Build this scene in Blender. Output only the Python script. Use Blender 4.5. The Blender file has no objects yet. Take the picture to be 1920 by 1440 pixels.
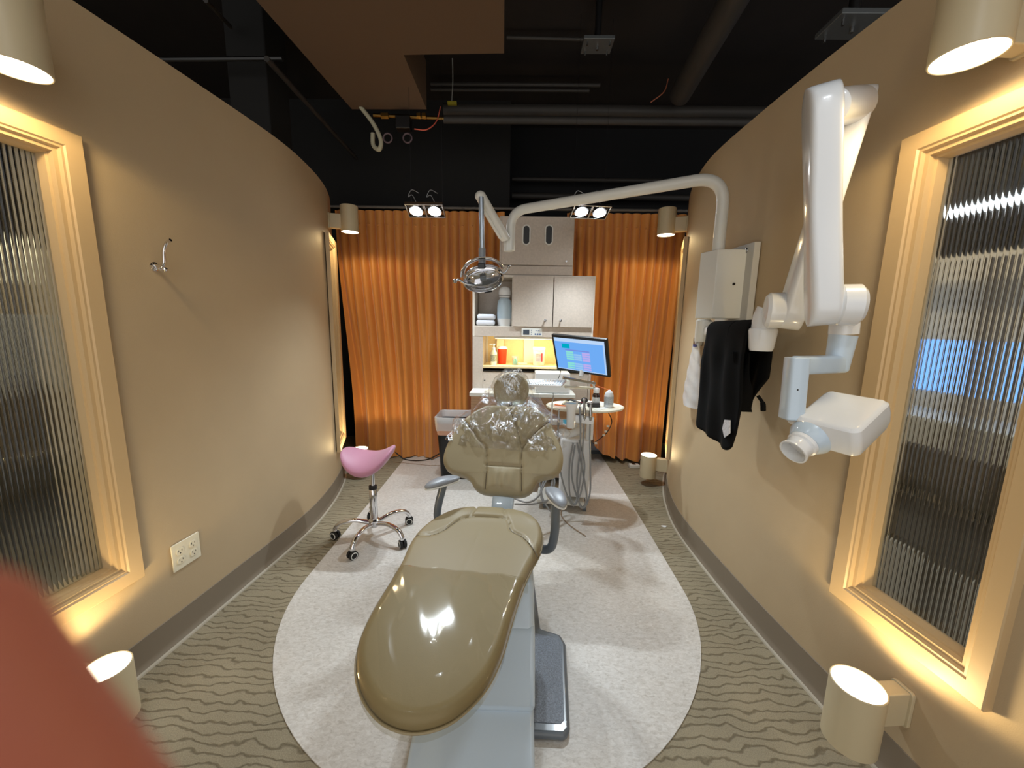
import bpy, bmesh, math, random
from math import sin, cos, pi, radians, sqrt, exp
from mathutils import Vector as V3, Matrix
random.seed(7)
SC = bpy.context.scene
COL = SC.collection
# ------------------------------------------------------------------ camera, exposure, world, ceiling spots
CAMH, PITCH, YAW, ROLL, FPX = 1.35, radians(9.0), radians(0.9), radians(1.0), 721.0
_fw = V3((-sin(YAW)*cos(PITCH), cos(YAW)*cos(PITCH), -sin(PITCH)))
_rt = V3((cos(YAW), sin(YAW), 0)); _up = _rt.cross(_fw)
RT = _rt*cos(ROLL) + _up*sin(ROLL); UP = _up*cos(ROLL) - _rt*sin(ROLL); FW = _fw
CAMP = V3((0, 0, CAMH))
cd = bpy.data.cameras.new('camera'); cam = bpy.data.objects.new('camera', cd); COL.objects.link(cam)
m = Matrix((( RT.x, UP.x, -FW.x, 0), (RT.y, UP.y, -FW.y, 0), (RT.z, UP.z, -FW.z, CAMH), (0, 0, 0, 1)))
cam.matrix_world = m
cd.sensor_width = 36; cd.lens = 36*FPX/1920; cd.clip_start = 0.003; cd.clip_end = 60
cd.dof.use_dof = True; cd.dof.focus_distance = 1.9; cd.dof.aperture_fstop = 5.6
SC.camera = cam
SC.view_settings.view_transform = 'Standard'; SC.view_settings.look = 'None'
SC.view_settings.gamma = 1; SC.view_settings.use_curve_mapping = False
SC.view_settings.exposure = 0.0
SC.cycles.max_bounces = 10; SC.cycles.transmission_bounces = 8; SC.cycles.transparent_max_bounces = 12
SC.cycles.sample_clamp_indirect = 4.0
SC.cycles.use_denoising = True
W = bpy.data.worlds.new('world'); SC.world = W; W.use_nodes = True
bg = W.node_tree.nodes['Background']; bg.inputs[0].default_value = (1.0, .97, .93, 1); bg.inputs[1].default_value = 1.25
WARM = (1.0, .74, .36); COOL = (.83, .93, 1.0)
SPOT_W, LAMP_W = 47.0, 9.0

def light(name, kind, loc, d, power, color, size=.03, cone=60, blend=.4, parent=None):
    L = bpy.data.lights.new(name, kind); L.energy = power; L.color = color
    if kind == 'SPOT': L.spot_size = radians(cone); L.spot_blend = blend; L.shadow_soft_size = size
    elif kind == 'AREA': L.shape = 'DISK'; L.size = size
    else: L.shadow_soft_size = size
    o = bpy.data.objects.new(name, L); COL.objects.link(o); o.location = loc
    o.rotation_euler = V3(d).to_track_quat('-Z', 'Y').to_euler()
    if parent: o.parent = parent
    return o

# ------------------------------------------------------------------ picture measurements: a ray cut with a plane
def ray(px, py): return RT*((px-960)/FPX) + UP*((720-py)/FPX) + FW
def at(px, py, Y): d = ray(px, py); return CAMP + d*(Y/d.y)
def atx(px, py, X): d = ray(px, py); return CAMP + d*(X/d.x)
def atz(px, py, Z): d = ray(px, py); return CAMP + d*((Z-CAMH)/d.z)

# ------------------------------------------------------------------ materials
def s2l(c): return tuple(((x/255)/12.92 if x/255 <= .04045 else ((x/255+.055)/1.055)**2.4) for x in c)
def base(name):
    M = bpy.data.materials.new(name); M.use_nodes = True
    return M, M.node_tree.nodes, M.node_tree.links, M.node_tree.nodes['Principled BSDF']
def mat(name, rgb, rough=.5, metal=0, coat=0, var=0.0, scale=20, bump=0, bscale=200, sheen=0, emis=None, es=0, trans=0, ior=1.45, spec=.5, stretch=None):
    M, N, L, P = base(name)
    c = s2l(rgb)
    P.inputs['Base Color'].default_value = (*c, 1); P.inputs['Roughness'].default_value = rough
    P.inputs['Metallic'].default_value = metal; P.inputs['Coat Weight'].default_value = coat
    P.inputs['Coat Roughness'].default_value = .06
    P.inputs['Sheen Weight'].default_value = sheen; P.inputs['Transmission Weight'].default_value = trans
    P.inputs['IOR'].default_value = ior; P.inputs['Specular IOR Level'].default_value = spec
    if emis: P.inputs['Emission Color'].default_value = (*emis, 1); P.inputs['Emission Strength'].default_value = es
    tc = N.new('ShaderNodeTexCoord')
    src = tc.outputs['Object']
    if stretch:
        mp = N.new('ShaderNodeMapping'); mp.inputs['Scale'].default_value = stretch; L.new(src, mp.inputs[0]); src = mp.outputs[0]
    if var:
        n = N.new('ShaderNodeTexNoise'); n.inputs['Scale'].default_value = scale; n.inputs['Detail'].default_value = 5
        L.new(src, n.inputs[0])
        r = N.new('ShaderNodeValToRGB'); r.color_ramp.elements[0].position = .3; r.color_ramp.elements[1].position = .7
        r.color_ramp.elements[0].color = (*[x*(1-var) for x in c], 1); r.color_ramp.elements[1].color = (*[min(1, x*(1+var)) for x in c], 1)
        L.new(n.outputs[0], r.inputs[0]); L.new(r.outputs[0], P.inputs['Base Color'])
    if bump:
        n2 = N.new('ShaderNodeTexNoise'); n2.inputs['Scale'].default_value = bscale; n2.inputs['Detail'].default_value = 3
        L.new(src, n2.inputs[0])
        b = N.new('ShaderNodeBump'); b.inputs['Strength'].default_value = bump; b.inputs['Distance'].default_value = .002
        L.new(n2.outputs[0], b.inputs['Height']); L.new(b.outputs[0], P.inputs['Normal'])
    return M
def clear(name, tint=(1, 1, 1), rough=.06, amount=.25, bump=0, bscale=40, haze=0.0, edge=.6, pw_=4, bd=.012):
    """thin clear film: mostly see-through with glossy reflections"""
    M, N, L, P = base(name); N.remove(P)
    t = N.new('ShaderNodeBsdfTransparent'); t.inputs[0].default_value = (*tint, 1)
    g = N.new('ShaderNodeBsdfGlossy'); g.inputs['Roughness'].default_value = rough
    lw = N.new('ShaderNodeLayerWeight'); lw.inputs['Blend'].default_value = .5
    pw = N.new('ShaderNodeMath'); pw.operation = 'POWER'; pw.inputs[1].default_value = pw_; L.new(lw.outputs['Facing'], pw.inputs[0])
    sc_ = N.new('ShaderNodeMath'); sc_.operation = 'MULTIPLY'; sc_.inputs[1].default_value = edge; L.new(pw.outputs[0], sc_.inputs[0])
    mx = N.new('ShaderNodeMixShader'); out = N['Material Output']
    ad = N.new('ShaderNodeMath'); ad.operation = 'ADD'; ad.inputs[1].default_value = amount; ad.use_clamp = True
    L.new(sc_.outputs[0], ad.inputs[0]); L.new(ad.outputs[0], mx.inputs[0]); L.new(t.outputs[0], mx.inputs[1]); L.new(g.outputs[0], mx.inputs[2])
    last = mx.outputs[0]
    if haze:
        d = N.new('ShaderNodeBsdfDiffuse'); m2 = N.new('ShaderNodeMixShader'); m2.inputs[0].default_value = haze
        L.new(last, m2.inputs[1]); L.new(d.outputs[0], m2.inputs[2]); last = m2.outputs[0]
    if bump:
        tc = N.new('ShaderNodeTexCoord'); n = N.new('ShaderNodeTexNoise'); n.inputs['Scale'].default_value = bscale
        n.inputs['Detail'].default_value = 4; n.inputs['Distortion'].default_value = 1.2; L.new(tc.outputs['Object'], n.inputs[0])
        b = N.new('ShaderNodeBump'); b.inputs['Strength'].default_value = bump; b.inputs['Distance'].default_value = bd
        L.new(n.outputs[0], b.inputs['Height']); L.new(b.outputs[0], g.inputs['Normal']); L.new(b.outputs[0], lw.inputs['Normal'])
    L.new(last, out.inputs[0])
    return M
def crinkle_glints(name, tint, m0):
    M, N, L, P = base(name); N.remove(P)
    tc = N.new('ShaderNodeTexCoord')
    mp = N.new('ShaderNodeMapping'); mp.inputs['Rotation'].default_value = (.3, .5, .4); mp.inputs['Scale'].default_value = (1.0, 1.0, .55); L.new(tc.outputs['Object'], mp.inputs[0])
    def noise(sc, d, dt):
        n = N.new('ShaderNodeTexNoise'); n.inputs['Scale'].default_value = sc; n.inputs['Detail'].default_value = d; n.inputs['Distortion'].default_value = dt
        L.new(mp.outputs[0], n.inputs[0]); return n.outputs[0]
    def ramp(x, stops):
        r = N.new('ShaderNodeValToRGB'); E = r.color_ramp.elements
        E[0].position = stops[0][0]; E[0].color = (*[stops[0][1]]*3, 1); E[1].position = stops[-1][0]; E[1].color = (*[stops[-1][1]]*3, 1)
        for p, v in stops[1:-1]: e = E.new(p); e.color = (v, v, v, 1)
        L.new(x, r.inputs[0]); return r.outputs[0]
    def mul(a, b):
        m = N.new('ShaderNodeMath'); m.operation = 'MULTIPLY'; L.new(a, m.inputs[0])
        if isinstance(b, float): m.inputs[1].default_value = b
        else: L.new(b, m.inputs[1])
        return m.outputs[0]
    lines = ramp(noise(15, 3, 2.2), [(.45, 0), (.495, 1), (.54, 0)])  # pale bluish streaks painted in where the creases would glint
    patch = ramp(noise(9, 2, .5), [(.45, 0), (.58, 1)])
    fine = ramp(noise(34, 3, 3.0), [(.52, 0), (.60, 1), (.68, 0)])
    st = mul(lines, patch); s2 = mul(fine, patch)
    ad = N.new('ShaderNodeMath'); ad.operation = 'ADD'; ad.use_clamp = True; L.new(st, ad.inputs[0]); L.new(mul(s2, .75), ad.inputs[1])
    hn = noise(22, 4, 1.4)
    b = N.new('ShaderNodeBump'); b.inputs['Strength'].default_value = 1; b.inputs['Distance'].default_value = .02; L.new(hn, b.inputs['Height'])
    t = N.new('ShaderNodeBsdfTransparent'); t.inputs[0].default_value = (*tint, 1)
    g = N.new('ShaderNodeBsdfGlossy'); g.inputs['Roughness'].default_value = .22; L.new(b.outputs[0], g.inputs['Normal'])
    g2 = N.new('ShaderNodeBsdfGlossy'); g2.inputs['Roughness'].default_value = .06; L.new(b.outputs[0], g2.inputs['Normal'])
    d = N.new('ShaderNodeBsdfDiffuse'); d.inputs[0].default_value = (.8, .86, .92, 1)
    lw = N.new('ShaderNodeLayerWeight'); lw.inputs['Blend'].default_value = .5; L.new(b.outputs[0], lw.inputs['Normal'])
    pw = N.new('ShaderNodeMath'); pw.operation = 'POWER'; pw.inputs[1].default_value = 3; L.new(lw.outputs['Facing'], pw.inputs[0])
    am = N.new('ShaderNodeMath'); am.operation = 'MULTIPLY_ADD'; am.inputs[1].default_value = .8; am.inputs[2].default_value = m0; am.use_clamp = True; L.new(pw.outputs[0], am.inputs[0])
    m1 = N.new('ShaderNodeMixShader'); L.new(am.outputs[0], m1.inputs[0]); L.new(t.outputs[0], m1.inputs[1]); L.new(g2.outputs[0], m1.inputs[2])
    m2 = N.new('ShaderNodeMixShader'); m2.inputs[0].default_value = .45; L.new(g.outputs[0], m2.inputs[1]); L.new(d.outputs[0], m2.inputs[2])
    m3 = N.new('ShaderNodeMixShader'); L.new(mul(ad.outputs[0], .85), m3.inputs[0]); L.new(m1.outputs[0], m3.inputs[1]); L.new(m2.outputs[0], m3.inputs[2])
    L.new(m3.outputs[0], N['Material Output'].inputs[0]); return M
def glow(name, rgb, s):
    M, N, L, P = base(name); N.remove(P)
    e = N.new('ShaderNodeEmission'); e.inputs[0].default_value = (*rgb, 1); e.inputs[1].default_value = s
    L.new(e.outputs[0], N['Material Output'].inputs[0]); return M

def carpet():
    M, N, L, P = base('carpet'); tc = N.new('ShaderNodeTexCoord')
    P.inputs['Roughness'].default_value = .95; P.inputs['Specular IOR Level'].default_value = .1
    mp = N.new('ShaderNodeMapping'); mp.inputs['Scale'].default_value = (.75, 1, 1); L.new(tc.outputs['Object'], mp.inputs[0])
    w = N.new('ShaderNodeTexWave'); w.bands_direction = 'Y'; w.inputs['Scale'].default_value = 9.5
    w.inputs['Distortion'].default_value = 8; w.inputs['Detail'].default_value = 2.5; w.inputs['Detail Scale'].default_value = 1.4
    L.new(mp.outputs[0], w.inputs[0])
    r = N.new('ShaderNodeValToRGB'); E = r.color_ramp.elements
    E[0].position = 0; E[0].color = (*s2l((114, 104, 85)), 1); E[1].position = .15; E[1].color = (*s2l((148, 138, 116)), 1)
    L.new(w.outputs[0], r.inputs[0])
    n = N.new('ShaderNodeTexNoise'); n.inputs['Scale'].default_value = 260; n.inputs['Detail'].default_value = 2; L.new(tc.outputs['Object'], n.inputs[0])
    n3 = N.new('ShaderNodeTexNoise'); n3.inputs['Scale'].default_value = 3.0; n3.inputs['Detail'].default_value = 4; L.new(mp.outputs[0], n3.inputs[0])
    ad = N.new('ShaderNodeMath'); ad.operation = 'ADD'; L.new(n.outputs[0], ad.inputs[0]); L.new(n3.outputs[0], ad.inputs[1])
    mr = N.new('ShaderNodeMapRange'); mr.inputs[1].default_value = .6; mr.inputs[2].default_value = 1.4; mr.inputs[3].default_value = .66; mr.inputs[4].default_value = 1.24
    L.new(ad.outputs[0], mr.inputs[0])
    mx = N.new('ShaderNodeVectorMath'); mx.operation = 'SCALE'; L.new(r.outputs[0], mx.inputs[0]); L.new(mr.outputs[0], mx.inputs['Scale'])
    L.new(mx.outputs[0], P.inputs['Base Color'])
    a2 = N.new('ShaderNodeMath'); a2.operation = 'MULTIPLY_ADD'; a2.inputs[1].default_value = .5
    mn = N.new('ShaderNodeMath'); mn.operation = 'MINIMUM'; mn.inputs[1].default_value = .2; L.new(w.outputs[0], mn.inputs[0])
    sc = N.new('ShaderNodeMath'); sc.operation = 'MULTIPLY'; sc.inputs[1].default_value = 4; L.new(mn.outputs[0], sc.inputs[0])
    L.new(n.outputs[0], a2.inputs[0]); L.new(sc.outputs[0], a2.inputs[2])
    b = N.new('ShaderNodeBump'); b.inputs['Strength'].default_value = .7; b.inputs['Distance'].default_value = .004
    L.new(a2.outputs[0], b.inputs['Height']); L.new(b.outputs[0], P.inputs['Normal'])
    return M
def marmoleum():
    M, N, L, P = base('marbled_linoleum'); tc = N.new('ShaderNodeTexCoord')
    P.inputs['Roughness'].default_value = .42; P.inputs['Specular IOR Level'].default_value = .35
    mp = N.new('ShaderNodeMapping'); mp.inputs['Scale'].default_value = (1, 1.9, 1); L.new(tc.outputs['Object'], mp.inputs[0])
    n = N.new('ShaderNodeTexNoise'); n.inputs['Scale'].default_value = 48; n.inputs['Detail'].default_value = 9; n.inputs['Roughness'].default_value = .72; n.inputs['Distortion'].default_value = .8
    L.new(mp.outputs[0], n.inputs[0])
    r = N.new('ShaderNodeValToRGB'); E = r.color_ramp.elements
    E[0].position = .27; E[0].color = (*s2l((164, 157, 148)), 1); E[1].position = .66; E[1].color = (*s2l((217, 214, 209)), 1)
    e = E.new(.45); e.color = (*s2l((197, 192, 185)), 1)
    L.new(n.outputs[0], r.inputs[0])
    n2 = N.new('ShaderNodeTexNoise'); n2.inputs['Scale'].default_value = 2.2; n2.inputs['Detail'].default_value = 3; L.new(tc.outputs['Object'], n2.inputs[0])
    mr = N.new('ShaderNodeMapRange'); mr.inputs[1].default_value = .3; mr.inputs[2].default_value = .7; mr.inputs[3].default_value = .9; mr.inputs[4].default_value = 1.06
    L.new(n2.outputs[0], mr.inputs[0])
    mx = N.new('ShaderNodeVectorMath'); mx.operation = 'SCALE'; L.new(r.outputs[0], mx.inputs[0]); L.new(mr.outputs[0], mx.inputs['Scale'])
    L.new(mx.outputs[0], P.inputs['Base Color'])
    return M

WALLP = mat('tan_wall_paint', (184, 163, 131), .62, bump=.18, bscale=340, var=.03, scale=3, spec=.3)
TRIMP = mat('tan_trim_paint', (196, 168, 126), .42, bump=.06, bscale=200)
COVE = mat('taupe_cove_base', (128, 116, 100), .5)
COVELT = mat('pale_base_edge', (176, 168, 152), .5)
CARPET = carpet(); MARM = marmoleum()
BLACKC = mat('black_ceiling', (24, 18, 15), .9, var=.2, scale=4)
BLACKW = mat('black_wall', (22, 22, 22), .85)
BLACKW2 = mat('blue_black_wall', (12, 13, 16), .85)
PIPEM = mat('dark_pipe_paint', (48, 45, 42), .6)
SOFFM = mat('brown_duct_board', (92, 72, 54), .9, bump=.2, bscale=500)
LAMPM = mat('cream_enamel', (196, 182, 150), .38)
GLOWW = glow('warm_lamp_glow', (1.0, .86, .62), 14)
GLOWC = glow('cool_bulb_glow', (.93, .96, 1.0), 45)
WHITE = mat('white_gloss_plastic', (226, 228, 230), .22, coat=.5)
WHITE2 = mat('white_satin_enamel', (214, 214, 208), .35, coat=.15)
BLUEW = mat('pale_blue_white_plastic', (192, 208, 222), .28, coat=.4)
GREYP = mat('grey_plastic', (132, 136, 142), .38)
GREYT = mat('dark_grey_tube', (96, 103, 110), .3, coat=.2)
GREYPL = mat('speckled_grey_base', (120, 128, 140), .5, var=.35, scale=260, bump=.5, bscale=400)
CHROME = mat('chrome', (225, 225, 228), .07, metal=1)
STEEL = mat('brushed_steel', (170, 172, 174), .25, metal=1)
BLACKP = mat('black_plastic', (18, 18, 19), .35)
BLACKR = mat('black_rubber', (22, 22, 22), .6)
def vinyl(name, rgb, rough, coat): return mat(name, rgb, rough, coat=coat, bump=.10, bscale=420, var=.03, scale=6, spec=.35)
VINYL = vinyl('tan_vinyl', (142, 128, 97), .46, .05)
VINYLT = vinyl('tan_vinyl_back', (144, 132, 104), .46, .05)
LAMIN = mat('speckled_taupe_laminate', (190, 178, 166), .4, var=.07, scale=70)
LAMIN2 = mat('taupe_laminate_edge', (214, 206, 194), .4)
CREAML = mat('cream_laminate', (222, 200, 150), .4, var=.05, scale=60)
AMBER = mat('amber_satin_curtain', (212, 142, 70), .40, sheen=.3, bump=.08, bscale=900, spec=.4)
PINKV = mat('pink_vinyl', (180, 124, 148), .5, sheen=.2)
HOSEM = mat('grey_hose', (140, 142, 144), .4)
BRASS = mat('brass', (112, 86, 44), .35, metal=1)
APRON = mat('black_apron_cloth', (13, 13, 13), .9, bump=.3, bscale=600, spec=.12)
FILM = crinkle_glints('clear_plastic_film', (.90, .89, .87), .05)
FILM2 = clear('clear_toe_sleeve', (.90, .88, .82), .06, .0, edge=.9, pw_=3)
POUCH = clear('clear_vinyl_pouch', (.9, .91, .94), .15, .08, bump=.6, bscale=30, haze=.40)
LINER = clear('bin_liner_film', (.85, .85, .87), .3, .1, bump=.8, bscale=30, haze=.40)
GLASSM = mat('reeded_glass', (240, 246, 244), .05, trans=1, ior=1.45)
IVORY = mat('ivory_plastic', (222, 214, 190), .35)
SKIN = mat('skin', (172, 96, 74), .5, var=.05, scale=30, bump=.2, bscale=300)

# ------------------------------------------------------------------ mesh building
class MB:
    def __init__(s): s.v = []; s.f = []
    def add(s, vs, fs):
        o = len(s.v); s.v += [V3(p) for p in vs]; s.f += [tuple(i+o for i in f) for f in fs]; return s
    def box(s, lo, hi):
        x0, y0, z0 = lo; x1, y1, z1 = hi
        return s.add([(x0,y0,z0),(x1,y0,z0),(x1,y1,z0),(x0,y1,z0),(x0,y0,z1),(x1,y0,z1),(x1,y1,z1),(x0,y1,z1)],
                     [(0,3,2,1),(4,5,6,7),(0,1,5,4),(1,2,6,5),(2,3,7,6),(3,0,4,7)])
    def cbox(s, c, d, M=None):
        q = MB().box([-x/2 for x in d], [x/2 for x in d])
        T = Matrix.Translation(V3(c)) @ (M.to_4x4() if M else Matrix())
        return s.add([T @ p for p in q.v], q.f)
    def tube(s, pts, r, n=12, flat=None, up=(0,0,1), e=2.0, caps=True, tw=None):
        """superelliptic tube; r a number or list, flat the ratio of second radius, or list"""
        pts = [V3(p) for p in pts]; k = len(pts)
        rs = r if isinstance(r, (list, tuple)) else [r]*k
        fl = flat if isinstance(flat, (list, tuple)) else [flat or 1.0]*k
        rings = []; up = V3(up); prev = None
        for i, p in enumerate(pts):
            a = pts[max(0, i-1)]; b = pts[min(k-1, i+1)]
            t = (b-a).normalized() if (b-a).length > 1e-9 else V3((0,0,1))
            if prev is None:
                x = t.cross(up)
                if x.length < 1e-3: x = t.cross(V3((1,0,0)))
                x.normalize()
            else:
                x = (prev - t*prev.dot(t)).normalized()
            prev = x; y = x.cross(t)
            ring = []
            for j in range(n):
                th = 2*pi*j/n; c, sn = cos(th), sin(th)
                cc = math.copysign(abs(c)**(2/e), c); ss = math.copysign(abs(sn)**(2/e), sn)
                ring.append(p + x*(rs[i]*cc) + y*(rs[i]*fl[i]*ss))
            rings.append(ring)
        return s.loft(rings, caps)
    def loft(s, rings, caps=True, closed=True):
        n = len(rings[0]); o = len(s.v)
        for rg in rings: s.v += [V3(p) for p in rg]
        for i in range(len(rings)-1):
            for j in range(n if closed else n-1):
                a = o+i*n+j; b = o+i*n+(j+1) % n
                s.f.append((a, b, b+n, a+n))
        if caps and closed:
            s.f.append(tuple(o+j for j in reversed(range(n)))); q = o+(len(rings)-1)*n
            s.f.append(tuple(q+j for j in range(n)))
        return s
    def lathe(s, prof, c=(0,0,0), ax=(0,0,1), n=32, caps=True):
        ax = V3(ax).normalized(); q = V3((0,0,1)).rotation_difference(ax); c = V3(c)
        rings = [[c + q @ V3((r*cos(2*pi*j/n), r*sin(2*pi*j/n), z)) for j in range(n)] for r, z in prof]
        return s.loft(rings, caps)
    def cyl(s, a, b, r, n=24, r2=None):
        a = V3(a); b = V3(b); return s.lathe([(r, 0), (r2 if r2 is not None else r, (b-a).length)], a, b-a, n)
    def grid(s, fn, nu, nv):
        return s.loft([[fn(i/nu, j/nv) for i in range(nu+1)] for j in range(nv+1)], caps=False, closed=False)
    def prism(s, poly, d, M=None):
        """poly: 2D points in XY, extruded 0..d in Z, then M"""
        M = M or Matrix(); n = len(poly)
        return s.loft([[M @ V3((x, y, 0)) for x, y in poly], [M @ V3((x, y, d)) for x, y in poly]])
    def ball(s, c, r, M=None, n=20, k=12):
        c = V3(c); r = (r, r, r) if not isinstance(r, (tuple, list)) else r
        R3 = M.to_3x3() if M else Matrix.Identity(3)
        rings = [[c + R3 @ V3((r[0]*sin(pi*i/k)*cos(2*pi*j/n), r[1]*sin(pi*i/k)*sin(2*pi*j/n), -r[2]*cos(pi*i/k))) for j in range(n)] for i in range(k+1)]
        return s.loft(rings, caps=False)
    def xf(s, M): s.v = [M @ p for p in s.v]; return s
    def build(s, name, m, parent=None, local=False, smooth=40, bevel=0, seg=2, solid=0, sub=0, weld=False):
        me = bpy.data.meshes.new(name); off = V3((0,0,0))
        if parent is not None and not local:
            p = parent
            while p: off += p.location; p = p.parent
        elif parent is None and not local and s.v:
            xs = [p.x for p in s.v]; ys = [p.y for p in s.v]; off = V3(((min(xs)+max(xs))/2, (min(ys)+max(ys))/2, min(p.z for p in s.v)))
        me.from_pydata([p-off for p in s.v], [], s.f)
        b = bmesh.new(); b.from_mesh(me)
        bmesh.ops.remove_doubles(b, verts=b.verts, dist=1e-6)
        bmesh.ops.recalc_face_normals(b, faces=b.faces)
        b.to_mesh(me); b.free()
        me.materials.append(m)
        if smooth:
            me.polygons.foreach_set('use_smooth', [True]*len(me.polygons)); me.set_sharp_from_angle(angle=radians(smooth))
        o = bpy.data.objects.new(name, me); COL.objects.link(o)
        if parent: o.parent = parent
        elif not local: o.location = off
        if solid: q = o.modifiers.new('thick', 'SOLIDIFY'); q.thickness = solid; q.offset = 0
        if bevel: q = o.modifiers.new('bevel', 'BEVEL'); q.width = bevel; q.segments = seg; q.limit_method = 'ANGLE'; q.angle_limit = radians(40); q.harden_normals = True
        if sub: q = o.modifiers.new('sub', 'SUBSURF'); q.levels = sub; q.render_levels = sub
        return o
def tag(o, label=None, cat=None, group=None, kind=None):
    if label: o['label'] = label
    if cat: o['category'] = cat
    if group: o['group'] = group
    if kind: o['kind'] = kind
    return o
def thing(name, label, cat, loc=(0,0,0), rz=0, group=None):
    o = bpy.data.objects.new(name, None); COL.objects.link(o); o.location = loc; o.rotation_euler = (0, 0, rz)
    o.empty_display_size = .05
    return tag(o, label, cat, group)
def dup(o, loc=None, rot=None, label=None, parent=None):
    c = o.copy(); COL.objects.link(c); c.parent = parent
    if loc is not None: c.location = loc
    if rot is not None: c.rotation_euler = rot
    if label: c['label'] = label
    for ch in list(o.children): dup(ch, parent=c)
    return c
def spline(P, n=8):
    """Catmull-Rom through points"""
    P = [V3(p) for p in P]; out = []
    Q = [P[0]*2-P[1]] + P + [P[-1]*2-P[-2]]
    for i in range(1, len(Q)-2):
        a, b, c, d = Q[i-1], Q[i], Q[i+1], Q[i+2]
        for k in range(n):
            t = k/n
            out.append(.5*((2*b)+(c-a)*t+(2*a-5*b+4*c-d)*t*t+(3*b-a-3*c+d)*t**3))
    out.append(P[-1]); return out
def bend(P, r, n=8):
    """polyline with rounded corners of radius r"""
    P = [V3(p) for p in P]; out = [P[0]]
    for i in range(1, len(P)-1):
        a = (P[i-1]-P[i]); b = (P[i+1]-P[i]); rr = min(r, a.length*.45, b.length*.45)
        a = P[i]+a.normalized()*rr; b = P[i]+b.normalized()*rr
        for k in range(n+1):
            t = k/n; out.append(a*(1-t)**2+P[i]*2*t*(1-t)+b*t*t)
    out.append(P[-1]); return out
def interp(T, y):
    if y <= T[0][0]: return T[0][1]
    for (a, b), (c, d) in zip(T, T[1:]):
        if y <= c: return b+(d-b)*(y-a)/(c-a)
    return T[-1][1]
def smoothtab(T):
    S = spline([(a, b, 0) for a, b in T], 10); return [(p.x, p.y) for p in S]
def rrect(w, h, r, n=6):
    out = []
    for cx, cy, a0 in ((w/2-r, h/2-r, 0), (-w/2+r, h/2-r, pi/2), (-w/2+r, -h/2+r, pi), (w/2-r, -h/2+r, 3*pi/2)):
        for k in range(n+1): a = a0+pi/2*k/n; out.append((cx+r*cos(a), cy+r*sin(a)))
    return out

# ------------------------------------------------------------------ the room
HW = 2.325
LW = smoothtab([(-1.2, -1.80), (-.4, -1.66), (.3, -1.56), (.8, -1.485), (1.2, -1.435), (1.7, -1.385), (2.24, -1.345), (2.6, -1.37), (2.95, -1.44), (3.27, -1.55), (3.6, -1.71), (3.85, -1.87)])
RW = smoothtab([(-1.2, 1.50), (-.4, 1.33), (.3, 1.23), (.8, 1.175), (1.2, 1.14), (1.6, 1.105), (2.1, 1.088), (2.45, 1.10), (2.8, 1.17), (3.1, 1.265), (3.4, 1.385), (3.7, 1.54), (3.9, 1.68)])
def wallx(s, y): return interp(LW if s < 0 else RW, y)
def wallframe(s, y):
    """matrix at the wall: x along +Y tangent, y up, z into the room"""
    p = V3((wallx(s, y), y, 0)); t = V3((wallx(s, y+.1)-wallx(s, y-.1), .2, 0)).normalized()
    n = V3((t.y, -t.x, 0)) if s < 0 else V3((-t.y, t.x, 0))
    xx = t if s < 0 else -t   # keep right-handed: x cross up = normal
    xx = V3((0,0,1)).cross(n)
    return Matrix(((xx.x, 0, n.x, p.x), (xx.y, 0, n.y, p.y), (0, 1, 0, 0), (0, 0, 0, 1)))
def make_wall(s, name, holes, y0=-1.2, y1=3.85):
    T = LW if s < 0 else RW
    ys = sorted(set([round(y0+(y1-y0)*i/70, 4) for i in range(71)] + [h[0] for h in holes] + [h[1] for h in holes]))
    zs = sorted({0, HW} | {h[2] for h in holes} | {h[3] for h in holes})
    mb = MB(); th = .115
    def P(y, z, o): return V3((wallx(s, y)+s*o, y, z))
    def hole(ya, yb, za, zb):
        return any(h[0]-1e-5 <= ya and yb <= h[1]+1e-5 and h[2]-1e-5 <= za and zb <= h[3]+1e-5 for h in holes)
    for a, b in zip(ys, ys[1:]):
        for c, d in zip(zs, zs[1:]):
            if hole(a, b, c, d): continue
            for o in (0, th): mb.add([P(a,c,o), P(b,c,o), P(b,d,o), P(a,d,o)], [(0,1,2,3)])
        mb.add([P(a,HW,0), P(b,HW,0), P(b,HW,th), P(a,HW,th)], [(0,1,2,3)])
    for (a, b, c, d) in holes:
        for y in (a, b): mb.add([P(y,c,0), P(y,d,0), P(y,d,th), P(y,c,th)], [(0,1,2,3)])
        for z in (c, d): mb.add([P(a,z,0), P(b,z,0), P(b,z,th), P(a,z,th)], [(0,1,2,3)])
    for y in (y0, y1): mb.add([P(y,0,0), P(y,HW,0), P(y,HW,th), P(y,0,th)], [(0,1,2,3)])
    tag(mb.build(name, WALLP), kind='structure')
WIN_N = {-1: (.905, 1.255, .43, 1.86), 1: (.875, 1.20, .485, 1.85)}
WIN_F = {-1: (2.93, 3.25, .37, 1.93), 1: (2.93, 3.25, .37, 1.93)}
make_wall(-1, 'wall_left', [WIN_N[-1], WIN_F[-1]]); make_wall(1, 'wall_right', [WIN_N[1], WIN_F[1]], y1=3.9)
for s, nm, y1 in ((-1, 'baseboard_left', 3.85), (1, 'baseboard_right', 3.9)):
    prof = [(0, .125), (.004, .124), (.005, .03), (.008, .012), (.016, .004), (.018, 0)]
    rings = []
    for i in range(81):
        y = -1.2+(y1+1.2)*i/80; rings.append([V3((wallx(s, y)-s*a, y, z)) for a, z in prof])
    tag(MB().loft(rings, caps=False, closed=False).build(nm, COVE), kind='structure')
    rings = [[V3((wallx(s, y)-s*a, y, z)) for a, z in ((.016, .0), (.016, .007), (.026, .006), (.028, .0))] for y in [-1.2+(y1+1.2)*i/80 for i in range(81)]]
    tag(MB().loft(rings, caps=False, closed=False).build('trim_1' if s < 0 else 'trim_2', COVELT), kind='structure')
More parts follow.
